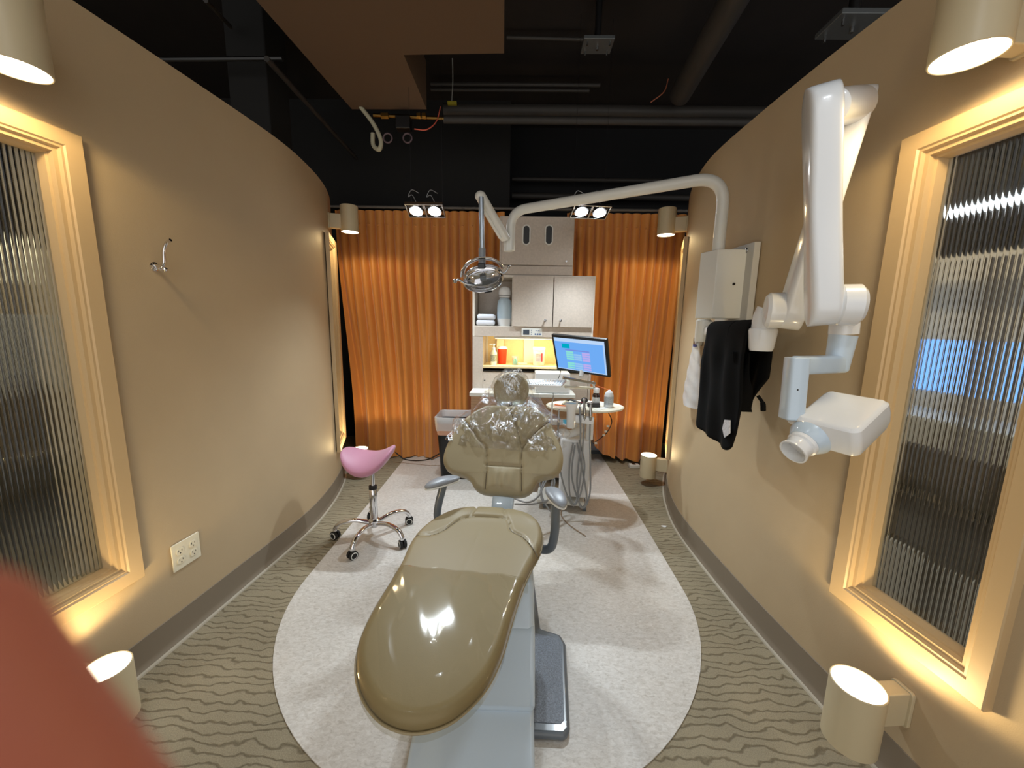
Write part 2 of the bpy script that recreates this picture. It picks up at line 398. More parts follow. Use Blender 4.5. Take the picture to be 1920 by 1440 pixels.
def window(idx, s, win, ribbed=True):
    y0, y1, z0, z1 = win; yc = (y0+y1)/2
    e = bpy.data.objects.new('window_%d' % idx, None); COL.objects.link(e); e['kind'] = 'structure'
    M = wallframe(s, yc); e.matrix_world = M @ Matrix.Translation((0, (z0+z1)/2, -.004))
    hw, hh = (y1-y0)/2, (z1-z0)/2
    prof = [(.052, .002), (.052, .026), (.049, .029), (.008, .023), (.004, .018), (-.002, .018), (-.006, .008), (-.016, .007), (-.018, -.010), (-.024, -.012), (-.026, -.052), (.006, -.052), (.006, -.02)]
    rings = [[V3((sx*(hw+a), sy*(hh+a), h)) for sx, sy in ((1,1),(-1,1),(-1,-1),(1,-1))] for a, h in prof]
    MB().loft(rings, caps=False).build('window_frame', TRIMP, e, local=True, smooth=25)
    gw, gh = hw-.02, hh-.02; mb = MB(); pitch = .0125
    n = max(2, round(2*gw/pitch)); pts = []
    for i in range(n):
        for k in range(6):
            t = k/6; pts.append((-gw+2*gw*(i+t)/n, .0042*sin(pi*t)))
    pts.append((gw, 0))
    Zc = -.046
    top = [V3((x, gh, Zc+h)) for x, h in pts]; bot = [V3((x, -gh, Zc+h)) for x, h in pts]
    mb.loft([bot, top], caps=False, closed=False)
    mb.add([(-gw, -gh, Zc-.004), (gw, -gh, Zc-.004), (gw, gh, Zc-.004), (-gw, gh, Zc-.004)], [(0,1,2,3)])
    mb.build('reeded_pane', GLASSM, e, local=True, smooth=60)
    return e
window(1, -1, WIN_N[-1]); window(2, 1, WIN_N[1]); window(3, -1, WIN_F[-1]); window(4, 1, WIN_F[1])

mb = MB(); mb.add([(-5.5,-1.5,0),(5.5,-1.5,0),(5.5,5.2,0),(-5.5,5.2,0)], [(0,1,2,3)]); tag(mb.build('floor', CARPET, smooth=0), kind='structure')
poly = []
cx, cy, R = -.11, 1.83, .985
for k in range(49): a = pi + pi*k/48; poly.append((cx+R*cos(a), cy+R*sin(a)))
poly += [(.885, 2.6), (.885, 3.60), (.87, 4.3), (-1.11, 4.3), (-1.11, 3.6), (-1.095, 2.6)]
mb = MB().prism(poly, .004); o = tag(mb.build('floor_inlay', MARM, smooth=0), kind='structure')
# black structure above and beyond
tag(MB().add([(-5.5,-1.5,3.35),(5.5,-1.5,3.35),(5.5,5.2,3.35),(-5.5,5.2,3.35)], [(0,1,2,3)]).build('ceiling', BLACKC, smooth=0), kind='structure')
tag(MB().box((-5.4, 4.35, 0), (5.4, 4.45, 3.35)).build('wall_back', BLACKW2, smooth=0), kind='structure')
tag(MB().box((-5.4, 3.86, 2.42), (-.115, 3.94, 3.35)).build('wall_back_upper', BLACKW, smooth=0), kind='structure')
tag(MB().box((-5.5, -1.4, 0), (-5.4, 4.4, 3.35)).build('wall_far_left', BLACKW, smooth=0), kind='structure')
tag(MB().box((5.4, -1.4, 0), (5.5, 4.4, 3.35)).build('wall_far_right', BLACKW, smooth=0), kind='structure')
# dropped duct board
P = [atz(x, y, 2.9) for x, y in ((945, -60), (945, 100), (757, 103), (800, 205), (660, 205), (480, 0), (415, -60))]
tag(MB().prism([(p.x, p.y) for p in P], .32, Matrix.Translation((0, 0, 2.9))).build('ceiling_soffit', SOFFM, smooth=0), 'brown duct board dropped below the black ceiling', 'ceiling panel', kind='structure')
# column left
c = at(468, 100, 2.9)
tag(MB().box((-1.93, 2.75, 0), (-1.67, 3.0, 3.35)).build('wall_column', BLACKW, bevel=.01), kind='structure')
# ------------------------------------------------------------------ eight cylinder wall lamps
def wall_lamp():
    e = thing('wall_lamp', 'x', 'wall lamp', group='cylinder lamps above and below the windows')
    mb = MB(); mb.prism([(a, b-.024) for a, b in rrect(.062, .118, .012)], .010)
    mb.build('back_plate', LAMPM, e, local=True, bevel=.002)
    MB().box((-.024, -.078, .008), (.024, .030, .095)).build('bracket_arm', LAMPM, e, local=True, bevel=.004)
    r = .066
    prof = [(.001, .100), (r-.004, .100), (r, .096), (r, -.095), (r-.002, -.097), (r-.004, -.096), (r-.004, -.090)]
    MB().lathe(prof, (0, 0, .150), (0, 1, 0), 40, caps=False).build('shade', LAMPM, e, local=True)
    MB().lathe([(r-.0045, -.0935), (r*.5, -.0925), (.001, -.092)], (0, 0, .150), (0, 1, 0), 40, caps=False).build('bulb_lens', GLOWW, e, local=True)
    light('bulb_light', 'SPOT', (0, -.0985, .150), (0, -1, 0), LAMP_W, WARM, .045, 168, .22, e)
    return e
lamp0 = wall_lamp()
UPSIDE = Matrix.Rotation(pi, 4, 'Z')
def put_lamp(o, s, y, z, upl, label):
    M = wallframe(s, y) @ Matrix.Translation((0, z, 0))
    o.matrix_world = M @ UPSIDE if upl else M
    o['label'] = label
lamps = [(-1, 1.09, 2.065, 0, 'cream cylinder downlight above the large reeded window beside the coat hook'),
         (-1, 1.065, .145, 1, 'cream cylinder uplight below the window beside the power outlet'),
         (1, 1.01, 2.06, 0, 'cream cylinder downlight above the large reeded window beside the x-ray arm'),
         (1, 1.00, .235, 1, 'cream cylinder uplight below the large window beside the x-ray arm'),
         (-1, 3.10, 2.13, 0, 'cream cylinder downlight glowing in front of the orange curtain, above the pink stool'),
         (-1, 3.10, .17, 1, 'cream cylinder uplight glowing just behind the pink saddle seat'),
         (1, 3.10, 2.14, 0, 'cream cylinder downlight by the orange curtain, past the light pole box'),
         (1, 3.10, .17, 1, 'cream cylinder uplight standing low beside the swept orange curtain hem')]
for i, a in enumerate(lamps): put_lamp(lamp0 if i == 0 else dup(lamp0), *a)

# ------------------------------------------------------------------ outlet and hook on the left wall
def outlet():
    M = wallframe(-1, 1.485) @ Matrix.Translation((0, .362, 0))
    e = thing('power_outlet', 'ivory double power outlet plate low on the tan wall', 'outlet'); e.matrix_world = M
    MB().prism(rrect(.125, .118, .005), .006).build('cover_plate', IVORY, e, local=True, bevel=.003)
    for sx in (-.029, .029):
        for sy in (-.02, .02):
            q = MB().prism(rrect(.034, .029, .0125), .0025, Matrix.Translation((sx, sy, .006))).build('socket_face', IVORY, e, local=True, bevel=.0006)
            mb = MB()
            for dx, h in ((-.007, .009), (.007, .0075)): mb.cbox((sx+dx, sy+.004, .0086), (.0022, h, .0006))
            mb.lathe([(.0026, 0), (.0026, .0006)], (sx, sy-.007, .0084), n=10)
            mb.build('socket_slots', BLACKP, q, local=True)
outlet()
def hook():
    M = wallframe(-1, 1.5) @ Matrix.Translation((0, 1.575, 0))
    e = thing('coat_hook', 'small chrome double coat hook screwed to the bare tan wall', 'hook'); e.matrix_world = M
    MB().lathe([(.017, 0), (.017, .004), (.010, .008)], (0, -.035, 0), n=24).build('mounting_base', CHROME, e, local=True)
    S = spline([(0, -.03, .005), (0, -.035, .03), (0, -.02, .045), (0, .02, .05), (0, .05, .065), (0, .062, .085)], 6)
    MB().tube(S, [.007]*8+[.006]*(len(S)-8), 12).build('hook_prong', CHROME, e, local=True)
    S = spline([(0, -.035, .01), (0, -.05, .03), (0, -.045, .045)], 6)
    q = MB().tube(S, .0055, 12); q.ball((0, -.045, .046), .009); q.build('hook_prong', CHROME, e, local=True)
hook()

# ------------------------------------------------------------------ curtains on a rod
CY = 3.66
def curtain(name, x0t, x1t, x0b, x1b, n_top, n_bot, seed, label, swept=False):
    rnd = random.Random(seed); ph = [rnd.uniform(-.9, .9) for _ in range(40)]
    def wob(u, k): i = u*k; a = int(i); t = i-a; t = t*t*(3-2*t); return ph[a % 40]*(1-t)+ph[(a+1) % 40]*t
    zt = 2.335
    def fn(u, v):
        t = min(1, v*1.15); b = t*t*(3-2*t)
        x = (x0t+(x1t-x0t)*u)*(1-b)+(x0b+(x1b-x0b)*u)*b
        zb = .012+.006*sin(u*40)
        pull = 0
        if swept:
            k = exp(-(u/.34)**2)
            zb = .03+.34*exp(-(u/.30)**1.6)
            x += .20*k*max(0, (v-.55)/.45)**1.6*(1-u)
            pull = k*max(0, v-.5)
        z = zt+(zb-zt)*v
        top = sin(2*pi*(n_top*u)+wob(u, 9)*.8); bot = sin(2*pi*(n_bot*u)+wob(u, 11)*2.6)+.35*sin(2*pi*n_bot*2.3*u+wob(u, 7)*3)
        a = .017+.020*min(1, v*2.5)
        y = CY+a*((1-b)*top+b*bot*1.15)-.05*pull*sin(z*26+u*9)
        x += .012*cos(2*pi*n_top*u)*(1-v)
        if swept: y -= .05*pull
        return V3((x, y, z))
    mb = MB().grid(fn, 520, 60)
    for k in range(n_top):
        u = (k+.72)/n_top; p = fn(u, .055) - V3((0, .004, 0)); mb.ball(p, (.012, .006, .007), n=8, k=6)
    o = mb.build(name, AMBER, smooth=80)
    tag(o, label, 'curtain', 'amber curtains on the rod'); return o
curtain('curtain', -1.70, -.16, -1.58, -.15, 18, 8, 3, 'amber satin curtain hanging to the floor behind the pink stool')
curtain('curtain', .40, 1.47,   .42, 1.40, 13, 6, 5, 'amber satin curtain behind the monitor with its hem swept up', True)
mb = MB().tube([(-1.95, CY, 2.365), (1.8, CY, 2.365)], .013, 12)
tag(mb.build('curtain_rod', mat('dark_rod', (96, 92, 88), .4)), 'dark metal curtain rod above the amber curtains', 'curtain rod')
# room behind the curtain: pale cupboard front seen under the swept hem
e = thing('storage_cupboard', 'pale blue-grey cupboard partly seen under the swept curtain hem', 'cupboard', (.9, 3.95, 0))
MB().box((.60, 3.88, .05), (1.45, 4.2, .8)).build('body', mat('pale_blue_grey', (168, 172, 186), .5), e, bevel=.004)
for x in (.64, 1.05): MB().box((x, 3.865, .08), (x+.37, 3.88, .78)).build('door', mat('pale_blue_door', (176, 180, 194), .45), e, bevel=.003)
MB().box((.62, 3.9, 0), (1.43, 4.1, .05)).build('plinth', GREYT, e)
e = thing('power_strip', 'white power strip lying on the floor under the curtain hem', 'power strip', (1.25, 3.62, 0))
MB().box((1.08, 3.52, .0), (1.36, 3.57, .035)).build('housing', WHITE2, e, bevel=.006)
for k in range(4): MB().box((1.11+.06*k, 3.525, .035), (1.14+.06*k, 3.565, .037)).build('socket', BLACKP, e)

# ------------------------------------------------------------------ pipes, valves and fittings overhead
def pipe(name, a, b, r, m, label, cat='pipe', group=None, n=20):
    return tag(MB().tube([a, b], r, n).build(name, m), label, cat, group)
pipe('ceiling_pipe', at(832, 206, 3.3), V3((2.3, 3.3, at(832, 206, 3.3).z)), .042, PIPEM, 'thick dark pipe running crosswise overhead, upper of the close pair')
pipe('ceiling_pipe', at(832, 224, 3.22), V3((2.3, 3.22, at(832, 224, 3.22).z)), .028, PIPEM, 'thinner dark pipe tucked under the thick overhead pipe')
pipe('ceiling_pipe', V3((-.1, 4.2, 2.80)), V3((2.4, 4.2, 2.80)), .02, PIPEM, 'thin dark pipe in the recess above the cabinets, higher one', group='recess pipes')
pipe('ceiling_pipe', V3((-.1, 4.2, 2.64)), V3((2.4, 4.2, 2.64)), .03, PIPEM, 'dark pipe in the recess above the cabinets, lower one', group='recess pipes')
pipe('ceiling_pipe', at(950, 70, 3.0), at(1100, 74, 3.0), .011, PIPEM, 'slim conduit running from the brown board to the ceiling junction box')
pipe('ceiling_pipe', at(808, 158, 3.5), at(1125, 160, 3.5), .016, PIPEM, 'slim dark conduit high behind the brown board, front one')
pipe('ceiling_pipe', at(808, 168, 3.5), at(1105, 170, 3.5), .012, PIPEM, 'slim dark conduit high behind the brown board, rear one')
S = [at(1330, 80, 2.6), at(1275, 178, 3.1)]
tag(MB().tube([S[0]+(S[0]-S[1])*.8]+S, .075, 24).build('ceiling_duct', PIPEM), 'fat round dark duct slanting down toward the curtains', 'duct')
S = [at(500, 110, 2.4), at(668, 296, 3.8)]
tag(MB().tube(S, .016, 10).build('ceiling_conduit', PIPEM), 'long thin conduit slanting across the black wall beside the column', 'conduit')
tag(MB().tube([at(385, 0, 2.3), at(432, 50, 2.7)], .012, 10).build('ceiling_conduit', PIPEM), 'short thin conduit slanting up ahead of the black column', 'conduit')
tag(MB().tube([at(255, 112, 2.6), at(530, 110, 2.6)], .014, 8).build('ceiling_conduit', BLACKP), 'black conduit crossing behind the black column', 'conduit')
def junction(px, py, Y, label):
    c = at(px, py, Y); e = thing('ceiling_junction_box', label, 'junction box', c)
    MB().cbox(c, (.19, .14, .02)).build('cover_plate', mat('dull_zinc', (96, 100, 102), .4, metal=.5), e, bevel=.003)
    for dx in (-.07, .07):
        for dy in (-.045, .045): MB().cyl(c+V3((dx, dy, -.035)), c+V3((dx, dy, 0)), .005, 8).build('screw', STEEL, e)
    MB().cyl(c+V3((0, 0, -.03)), c+V3((0, 0, 0)), .008, 10).build('stem', STEEL, e)
    MB().cyl(c+V3((0, .0, .01)), c+V3((0, 0, 3.34-c.z)), .02, 12).build('hanger', BLACKP, e)
junction(1120, 84, 2.75, 'square metal junction box under the black ceiling above the exam light arm')
junction(1598, 46, 1.75, 'square metal junction box under the ceiling above the x-ray arm')
# valve and hose cluster
c = at(745, 215, 3.15)
e = thing('pipe_valve', 'brass valve with black actuator hanging below the brown board', 'valve', c)
a, b = at(700, 216, 3.15), at(832, 222, 3.2)
MB().tube([a, b], .013, 12).build('pipe', BRASS, e)
for px in (715, 722, 782, 792): MB().cyl(at(px, 217, 3.15), at(px+7, 217, 3.15), .022, 6).build('fitting', BRASS, e)
MB().cbox(at(757, 232, 3.12), (.11, .07, .09)).build('actuator', BLACKP, e, bevel=.008)
tag(MB().tube(spline([at(676, 200, 3.1), at(700, 232, 3.1), at(714, 262, 3.1), at(711, 280, 3.1), at(700, 272, 3.12), at(699, 250, 3.12)], 8), .016, 10).build('braided_hose', mat('braided_cream', (168, 164, 140), .6, bump=.6, bscale=300)), 'braided cream hose looping below the brown board', 'hose')
tag(MB().tube(spline([at(777, 242, 3.1), at(800, 243, 3.1), at(818, 228, 3.15), at(826, 200, 3.2)], 8), .004, 6).build('red_wire', mat('red_wire', (206, 96, 74), .5)), 'red wire curving from the valve to the pipe', 'wire')
tag(MB().tube(spline([at(1220, 192, 3.1), at(1245, 172, 3.1), at(1253, 148, 3.1)], 8), .004, 6).build('red_wire', mat('rust_wire', (150, 84, 60), .5)), 'rust wire hanging beside the fat round duct', 'wire')
tag(MB().tube(spline([at(848, 100, 3.3), at(849, 150, 3.3), at(847, 190, 3.3)], 6), .004, 6).build('white_wire', mat('white_wire', (150, 150, 145), .5)), 'white wire dropping onto the thick pipe beside the brown board', 'wire')
tag(MB().cbox(at(848, 194, 3.25), (.07, .03, .02)).build('pipe_tag', mat('yellow_tag', (150, 140, 40), .5)), 'small yellow tag on top of the thick pipe', 'tag')
for px, nm in ((727, 'left'), (764, 'x')):
    c = at(px, 259, 3.1)
    MBt = MB().tube([c+V3((.032*cos(a), .0, .032*sin(a))) for a in [i*pi/8 for i in range(17)]], .006, 6, caps=False)
    tag(MBt.build('wire_coil', mat('grey_coil', (92, 76, 80), .5)), 'small coil of thin wire hanging nearest the braided hose' if nm == 'left' else 'small coil of thin wire hanging under the black actuator', 'wire coil')

# ------------------------------------------------------------------ hanging twin spotlights
def twin_spot(px, py, Y, label, turn, tgt, c=None, tilt=-26, power=None):
    c = c or at(px, py, Y); e = thing('hanging_spotlight', label, 'ceiling light', c, 0, 'twin hanging spotlights')
    e.rotation_euler = (radians(tilt), 0, turn)
    RI = e.rotation_euler.to_matrix().inverted()
    mb = MB()
    for x0, x1, y0, y1 in ((-.13, .13, -.065, -.055), (-.13, .13, .055, .065), (-.13, -.122, -.06, .06), (.122, .13, -.06, .06), (-.006, .006, -.06, .06)):
        mb.box((x0, y0, -.012), (x1, y1, .012))
    mb.build('frame', STEEL, e, local=True, bevel=.002)
    for sx in (-.064, .064):
        q = MB().lathe([(.018, .05), (.03, .03), (.045, .0), (.048, -.010), (.046, -.010), (.04, .004)], (sx, 0, 0), n=28, caps=False).build('reflector', STEEL, e, local=True)
        MB().lathe([(.034, -.004), (.02, -.014), (.001, -.017)], (sx, 0, 0), n=20, caps=False).build('bulb', GLOWC, q, local=True)
        light('bulb_light', 'SPOT', (sx, 0, -.022), RI @ (V3(tgt(sx))-c), power or SPOT_W, COOL, .022, 105, .6, e)
        MB().tube([RI @ p for p in spline([(sx, 0, .05), (sx-.03, .01, .10), (sx-.055, .0, .085), (sx-.03, .0, .13), (sx+.02, 0, .11)], 6)], .0022, 6).build('lead_wire', HOSEM, e, local=True)
        MB().tube([(sx*1.7, .045, 0), V3((sx*1.7, .045, 0))+RI @ V3((0, 0, 3.34-c.z))],   .0011, 5).build('suspension_wire', BLACKP, e, local=True)
    return e
twin_spot(798, 394, 2.80, 'twin spotlight hanging in front of the amber curtain above the pink stool', 0.0, lambda sx: (-.35+sx, 2.25, 0))
twin_spot(1107, 396, 2.80, 'twin spotlight hanging under the white curved arm before the cabinets', 0.15, lambda sx: (.25+sx, 2.3, 0))
# the same fixtures continue over the foot of the chair, above the frame
FRONT_W = 8.0
twin_spot(0, 0, 0, 'twin spotlight hanging overhead near the room entrance, on the coat hook side', 0, lambda sx: (-.15+sx, 1.3, .3), c=V3((-.75, .35, 2.45)), tilt=0, power=FRONT_W)
twin_spot(0, 0, 0, 'twin spotlight hanging overhead near the room entrance, on the x-ray side', 0, lambda sx: (-.05+sx, 1.4, .3), c=V3((.55, .30, 2.45)), tilt=0, power=FRONT_W)
# ------------------------------------------------------------------ cabinets against the curtain
CF = 3.10
e = thing('tall_cabinet', 'taupe laminate tower panel with two oval vents behind the white arm', 'cabinet', (.12, 3.35, 1.72))
MB().box((-.165, CF+.03, 1.722), (.412, 3.52, 2.165)).build('body', LAMIN, e, bevel=.003)
MB().box((-.145, CF+.012, 1.80), (.41, CF+.03, 2.160)).build('door', LAMIN, e, bevel=.002)
MB().box((-.145, CF+.012, 1.726), (.41, CF+.03, 1.793)).build('lower_panel', LAMIN, e, bevel=.002)
for px in (987, 1029.5):
    c = at(px, 440, CF)
    T = Matrix.Translation((c.x, CF+.012, c.z)) @ Matrix.Rotation(pi/2, 4, 'X')
    outer = rrect(.064, .152, .032, 8); inner = rrect(.046, .134, .023, 8); mb = MB()
    mb.loft([[T @ V3((x, y, 0)) for x, y in outer], [T @ V3((x, y, .008)) for x, y in outer], [T @ V3((x, y, .008)) for x, y in inner], [T @ V3((x, y, 0)) for x, y in inner]], caps=False)
    v = mb.build('vent_ring', WHITE2, e)
    MB().prism(inner, .002, T).build('vent_opening', BLACKP, v)
MB().cyl(at(1062, 490, CF+.02), at(1062, 490, CF-.01), .007, 12).build('knob', STEEL, e)

e = thing('wall_cabinet', 'taupe wall cabinet with two doors and an open shelf at one side', 'cabinet', (.1, 3.3, 1.24))
x0, x1, xs, xm = -.372, .590, -.052, .264
zt, zd, zb = 1.722, 1.325, 1.243
mb = MB()
mb.box((x0, CF, zt-.018), (x1, 3.45, zt)); mb.box((x0, CF, zb), (x0+.018, 3.45, zt-.018)); mb.box((x1-.018, CF, zb), (x1, 3.45, zt-.018))
mb.box((xs-.009, CF+.002, zd), (xs+.009, 3.45, zt-.018)); mb.box((x0+.018, CF, zd-.018), (x1-.018, 3.45, zd)); mb.box((x0+.018, 3.43, zd), (x1-.018, 3.45, zt-.018))
mb.build('body', LAMIN2, e, bevel=.0015)
MB().box((x0+.018, CF-.002, zb), (x1-.018, CF+.018, zd-.004)).build('lower_rail', LAMIN, e, bevel=.001)
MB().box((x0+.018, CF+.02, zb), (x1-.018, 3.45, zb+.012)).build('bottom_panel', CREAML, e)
MB().box((x0+.02, 3.40, zd), (xs-.01, 3.43, zt-.02)).build('shelf_back', LAMIN, e)
for a, b, kx in ((xs, xm-.003, xm-.035), (xm+.003, x1-.014, xm+.038)):
    d = MB().box((a, CF-.018, zd), (b, CF-.001, zt-.010)).build('door', LAMIN, e, bevel=.002)
    k = at(1022 if kx < xm else 1051, 601, CF-.03)
    MB().lathe([(.005, 0), (.006, .016), (.011, .024), (.009, .030), (.001, .032)], (k.x, CF-.016, k.z), (0, -1, 0), 18).build('knob', STEEL, d)
e2 = thing('control_panel', 'white control panel with a grey screen set under the cabinet doors', 'control panel', (.08, CF-.005, 1.25))
a, b = at(978, 615, CF), at(1016, 631, CF)
T = Matrix.Translation(((a.x+b.x)/2, CF, (a.z+b.z)/2)) @ Matrix.Rotation(pi/2, 4, 'X')
MB().prism(rrect(b.x-a.x, a.z-b.z, .008), .012, T).build('housing', WHITE2, e2, bevel=.002)
w, h = b.x-a.x, a.z-b.z
MB().prism([(-w*.42, -h*.3), (-w*.12, -h*.3), (-w*.12, h*.3), (-w*.42, h*.3)], .0135, T).build('screen', mat('grey_lcd', (52, 62, 74), .3), e2)
mb = MB()
for dx, dy in ((.18, -.22), (.29, -.22), (.40, -.22)): mb.add([T @ V3((w*dx+q*.006, h*dy+r*.006, .0132)) for q, r in ((-1,-1),(1,-1),(1,1),(-1,1))], [(0,1,2,3)])
for dy in (-.25, 0, .25): mb.add([T @ V3((-w*.02+q*.004, h*dy+r*.003, .0132)) for q, r in ((-1,-1),(1,-1),(1,1),(-1,1))], [(0,1,2,3)])
for dx in (.22, .34): mb.add([T @ V3((w*dx+q*.007, h*.2+r*.0015, .0132)) for q, r in ((-1,-1),(1,-1),(1,1),(-1,1))], [(0,1,2,3)])
mb.build('keypad', mat('blue_grey_keys', (70, 96, 140), .5), e2)
# niche and base
e = thing('base_cabinet', 'taupe base cabinet carrying the lit worktop niche behind the chair', 'cabinet', (.1, 3.3, 0))
zc = 1.005
MB().box((x0, CF, 0), (-.288, 3.45, zb)).build('side_panel', LAMIN, e, bevel=.002)
MB().box((x1-.02, CF, 0), (x1, 3.45, zb)).build('side_panel', LAMIN, e, bevel=.002)
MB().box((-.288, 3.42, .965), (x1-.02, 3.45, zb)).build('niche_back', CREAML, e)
MB().box((-.288, 3.415, zc), (-.270, 3.42, zb)).build('niche_strip', LAMIN2, e)
MB().box((.045, 3.405, zc), (.135, 3.42, zb)).build('cable_cover', WHITE2, e, bevel=.002)
MB().box((-.286, CF+.04, .05), (x1-.02, 3.45, .965)).build('body', BLACKP, e)
MB().box((-.286, CF, .62), (x1-.022, CF+.04, .955)).build('drawer_front', LAMIN, e, bevel=.002)
MB().box((-.286, CF, .06), (x1-.022, CF+.04, .612)).build('drawer_front', LAMIN, e, bevel=.002)
MB().lathe([(.004, 0), (.006, .01), (.001, .012)], at(909, 713, CF), (0, -1, 0), 10).build('keyhole', BLACKP, e)
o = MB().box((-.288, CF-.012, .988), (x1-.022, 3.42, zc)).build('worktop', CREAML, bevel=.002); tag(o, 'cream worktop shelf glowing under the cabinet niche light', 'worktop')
e = thing('niche_light', 'slim warm light fixed under the wall cabinet over the worktop', 'light', (.1, 3.3, 1.23))
MB().box((-.2, 3.12, 1.226), (.45, 3.16, 1.243)).build('housing', WHITE2, e, bevel=.003)
MB().box((-.19, 3.125, 1.2235), (.44, 3.155, 1.226)).build('lens', glow('niche_glow', (1, .85, .45), 5), e)
L = light('bulb_light', 'AREA', (.12-.1, 3.14-3.3, -.012), (0, .5, -1), 3.4, (1, .84, .48), .3, parent=e); L.data.shape = 'RECTANGLE'; L.data.size = .6; L.data.size_y = .04

# ---- things on the shelf and worktop
def top_of(px, Y, z): p = at(px, 700, Y); return V3((p.x, Y, z))
def bottle(name, label, cat, c, prof, m, parts=()):
    e = thing(name, label, cat, c)
    MB().lathe(prof, c, n=28).build('body', m, e)
    for nm, pr, mm in parts: MB().lathe(pr, c, n=28).build(nm, mm, e)
    return e
c = V3((-.122, 3.19, zd)); 
e = bottle('dispenser_bottle', 'pale blue dispenser bottle with a white domed cap inside the open shelf', 'bottle', c,
   [(.050, 0), (.053, .008), (.060, .08), (.060, .16), (.052, .205), (.036, .222), (.030, .226)], mat('frosted_blue', (178, 196, 208), .3),
   [('base', [(.051, -.001), (.0545, .008), (.0595, .055), (.0597, .058)], WHITE), ('neck_ring', [(.034, .224), (.046, .230), (.046, .240), (.034, .244)], WHITE), ('cap', [(.046, .246), (.050, .252), (.050, .280), (.042, .302), (.024, .314), (.001, .317)], WHITE)])
TOWEL = mat('white_towel', (222, 226, 236), .8, bump=.4, bscale=300)
for i, lb in enumerate(('folded white towel at the bottom of the pair in the open shelf', 'folded white towel on top of the pair in the open shelf')):
    z = zd+.002+.046*i
    mb = MB()
    for k in range(2): mb.tube([(-.345, CF+.045, z+.012+.021*k), (-.20+.006*i, CF+.045, z+.012+.021*k)], .0115, 12, flat=3.2, up=(0,0,1), e=3)
    mb2 = MB()
    mb2.cbox((-.272+.006*i, CF+.07, z+.0225), (.150-.006*i, .12, .044))
    tag(mb2.build('folded_towel', TOWEL, bevel=.019, seg=5), lb, 'towel', 'folded towels')
yy = CF+.11
c = V3((at(926, 678, yy).x, yy-.03, zc))
bottle('sanitizer_bottle', 'clear pump bottle of hand sanitizer at the niche end of the worktop', 'bottle', c,
   [(.024, 0), (.026, .01), (.026, .10), (.012, .125), (.010, .13)], mat('milky_clear', (226, 224, 200), .25),
   [('pump', [(.014, .128), (.014, .142), (.005, .144), (.005, .165), (.012, .167), (.012, .174), (.001, .175)], WHITE), ('label', [(.0265, .03), (.0265, .085)], mat('label_print', (150, 150, 126), .6, var=.5, scale=120))])
MB().cbox(c+V3((-.017, 0, .170)), (.035, .009, .007)).build('spout', WHITE, bpy.data.objects['sanitizer_bottle'])
c = V3((at(941, 678, yy).x, yy+.06, zc))
e = bottle('sharps_container', 'red sharps container with a white lid behind the pump bottle', 'container', c,
   [(.032, 0), (.034, .005), (.040, .128), (.038, .13)], mat('red_plastic', (214, 56, 20), .4), [('lid', [(.043, .128), (.043, .138), (.034, .141), (.034, .15), (.001, .152)], WHITE2)])
tag(MB().box((c.x-.055, 3.36, zc), (c.x+.01, 3.41, zc+.205)).build('glove_box', mat('cream_box', (224, 206, 170), .6), bevel=.003), 'cream box standing against the niche back behind the sharps container', 'box')
c = V3((at(966, 676, yy).x, yy-.01, zc))
e = bottle('teal_bottle', 'small teal bottle with a white cap in a clear cup on the worktop', 'bottle', c,
   [(.014, .003), (.019, .01), (.019, .035), (.009, .052), (.008, .055)], mat('teal_liquid', (96, 190, 186), .25), [('cap', [(.0095, .053), (.0095, .068), (.001, .07)], WHITE)])
MB().lathe([(.022, 0), (.030, .075), (.0295, .075), (.0215, .002)], c, n=28, caps=False).build('clear_cup', clear('clear_cup', (.95, .97, .97), .05, .06, haze=.12), e)
c = V3((at(1010, 678, yy).x, yy-.005, zc))
e = bottle('wipes_tub', 'white wipes tub with a printed label and red stripe on the worktop', 'tub', c,
   [(.046, 0), (.049, .004), (.049, .125), (.047, .13)], mat('off_white_tub', (228, 224, 206), .35), [('lid', [(.051, .126), (.052, .146), (.048, .153), (.001, .155)], WHITE)])
mb = MB(); rr = .0495
for a0, a1, z0, z1 in ((-122, -72, .035, .10),): mb.loft([[c+V3((rr*cos(radians(a0+(a1-a0)*i/10)), rr*sin(radians(a0+(a1-a0)*i/10)), z)) for i in range(11)] for z in (z0, z1)], caps=False, closed=False)
mb.build('label', mat('grey_label', (176, 168, 166), .6, var=.35, scale=90, stretch=(.3, .3, 3)), e)
mb = MB(); mb.loft([[c+V3((rr*cos(radians(a)), rr*sin(radians(a)), z)) for a in range(-71, -50, 3)] for z in (.035, .105)], caps=False, closed=False)
mb.build('label_stripe', mat('red_label', (190, 60, 66), .5), e)
tag(MB().cbox((.035, 3.28, zc+.006), (.08, .08, .012)).build('gauze_stack', WHITE2, bevel=.002), 'small flat stack of white gauze beside the wipes tub', 'gauze')

# ---- assistant counter in front of the base cabinet
e = thing('side_counter', 'low tan counter with a white top behind the chair back', 'cabinet', (.1, 2.98, 0))
a = at(880, 736, 2.885)
MB().box((a.x, 2.885, a.z-.03), (.44, 3.098, a.z)).build('worktop', WHITE2, e, bevel=.004)
MB().box((a.x+.01, 2.90, .52), (.43, 3.098, a.z-.03)).build('body', mat('tan_wood_front', (176, 142, 112), .5, var=.2, scale=14, stretch=(.4, 1, 6)), e, bevel=.002)
SZ = a.z
a, b = at(1004, 699, 2.92), at(1068, 746, 2.92)
e = thing('printer', 'white boxy printer on the low counter under the monitor', 'printer', ((a.x+b.x)/2, 3.0, SZ))
MB().box((a.x, 2.92, SZ), (b.x, 3.09, a.z)).build('body', WHITE, e, bevel=.008, seg=3)
MB().box((a.x+.01, 2.912, SZ+.05), (b.x-.01, 2.925, a.z-.05)).build('front_cover', WHITE2, e, bevel=.004)

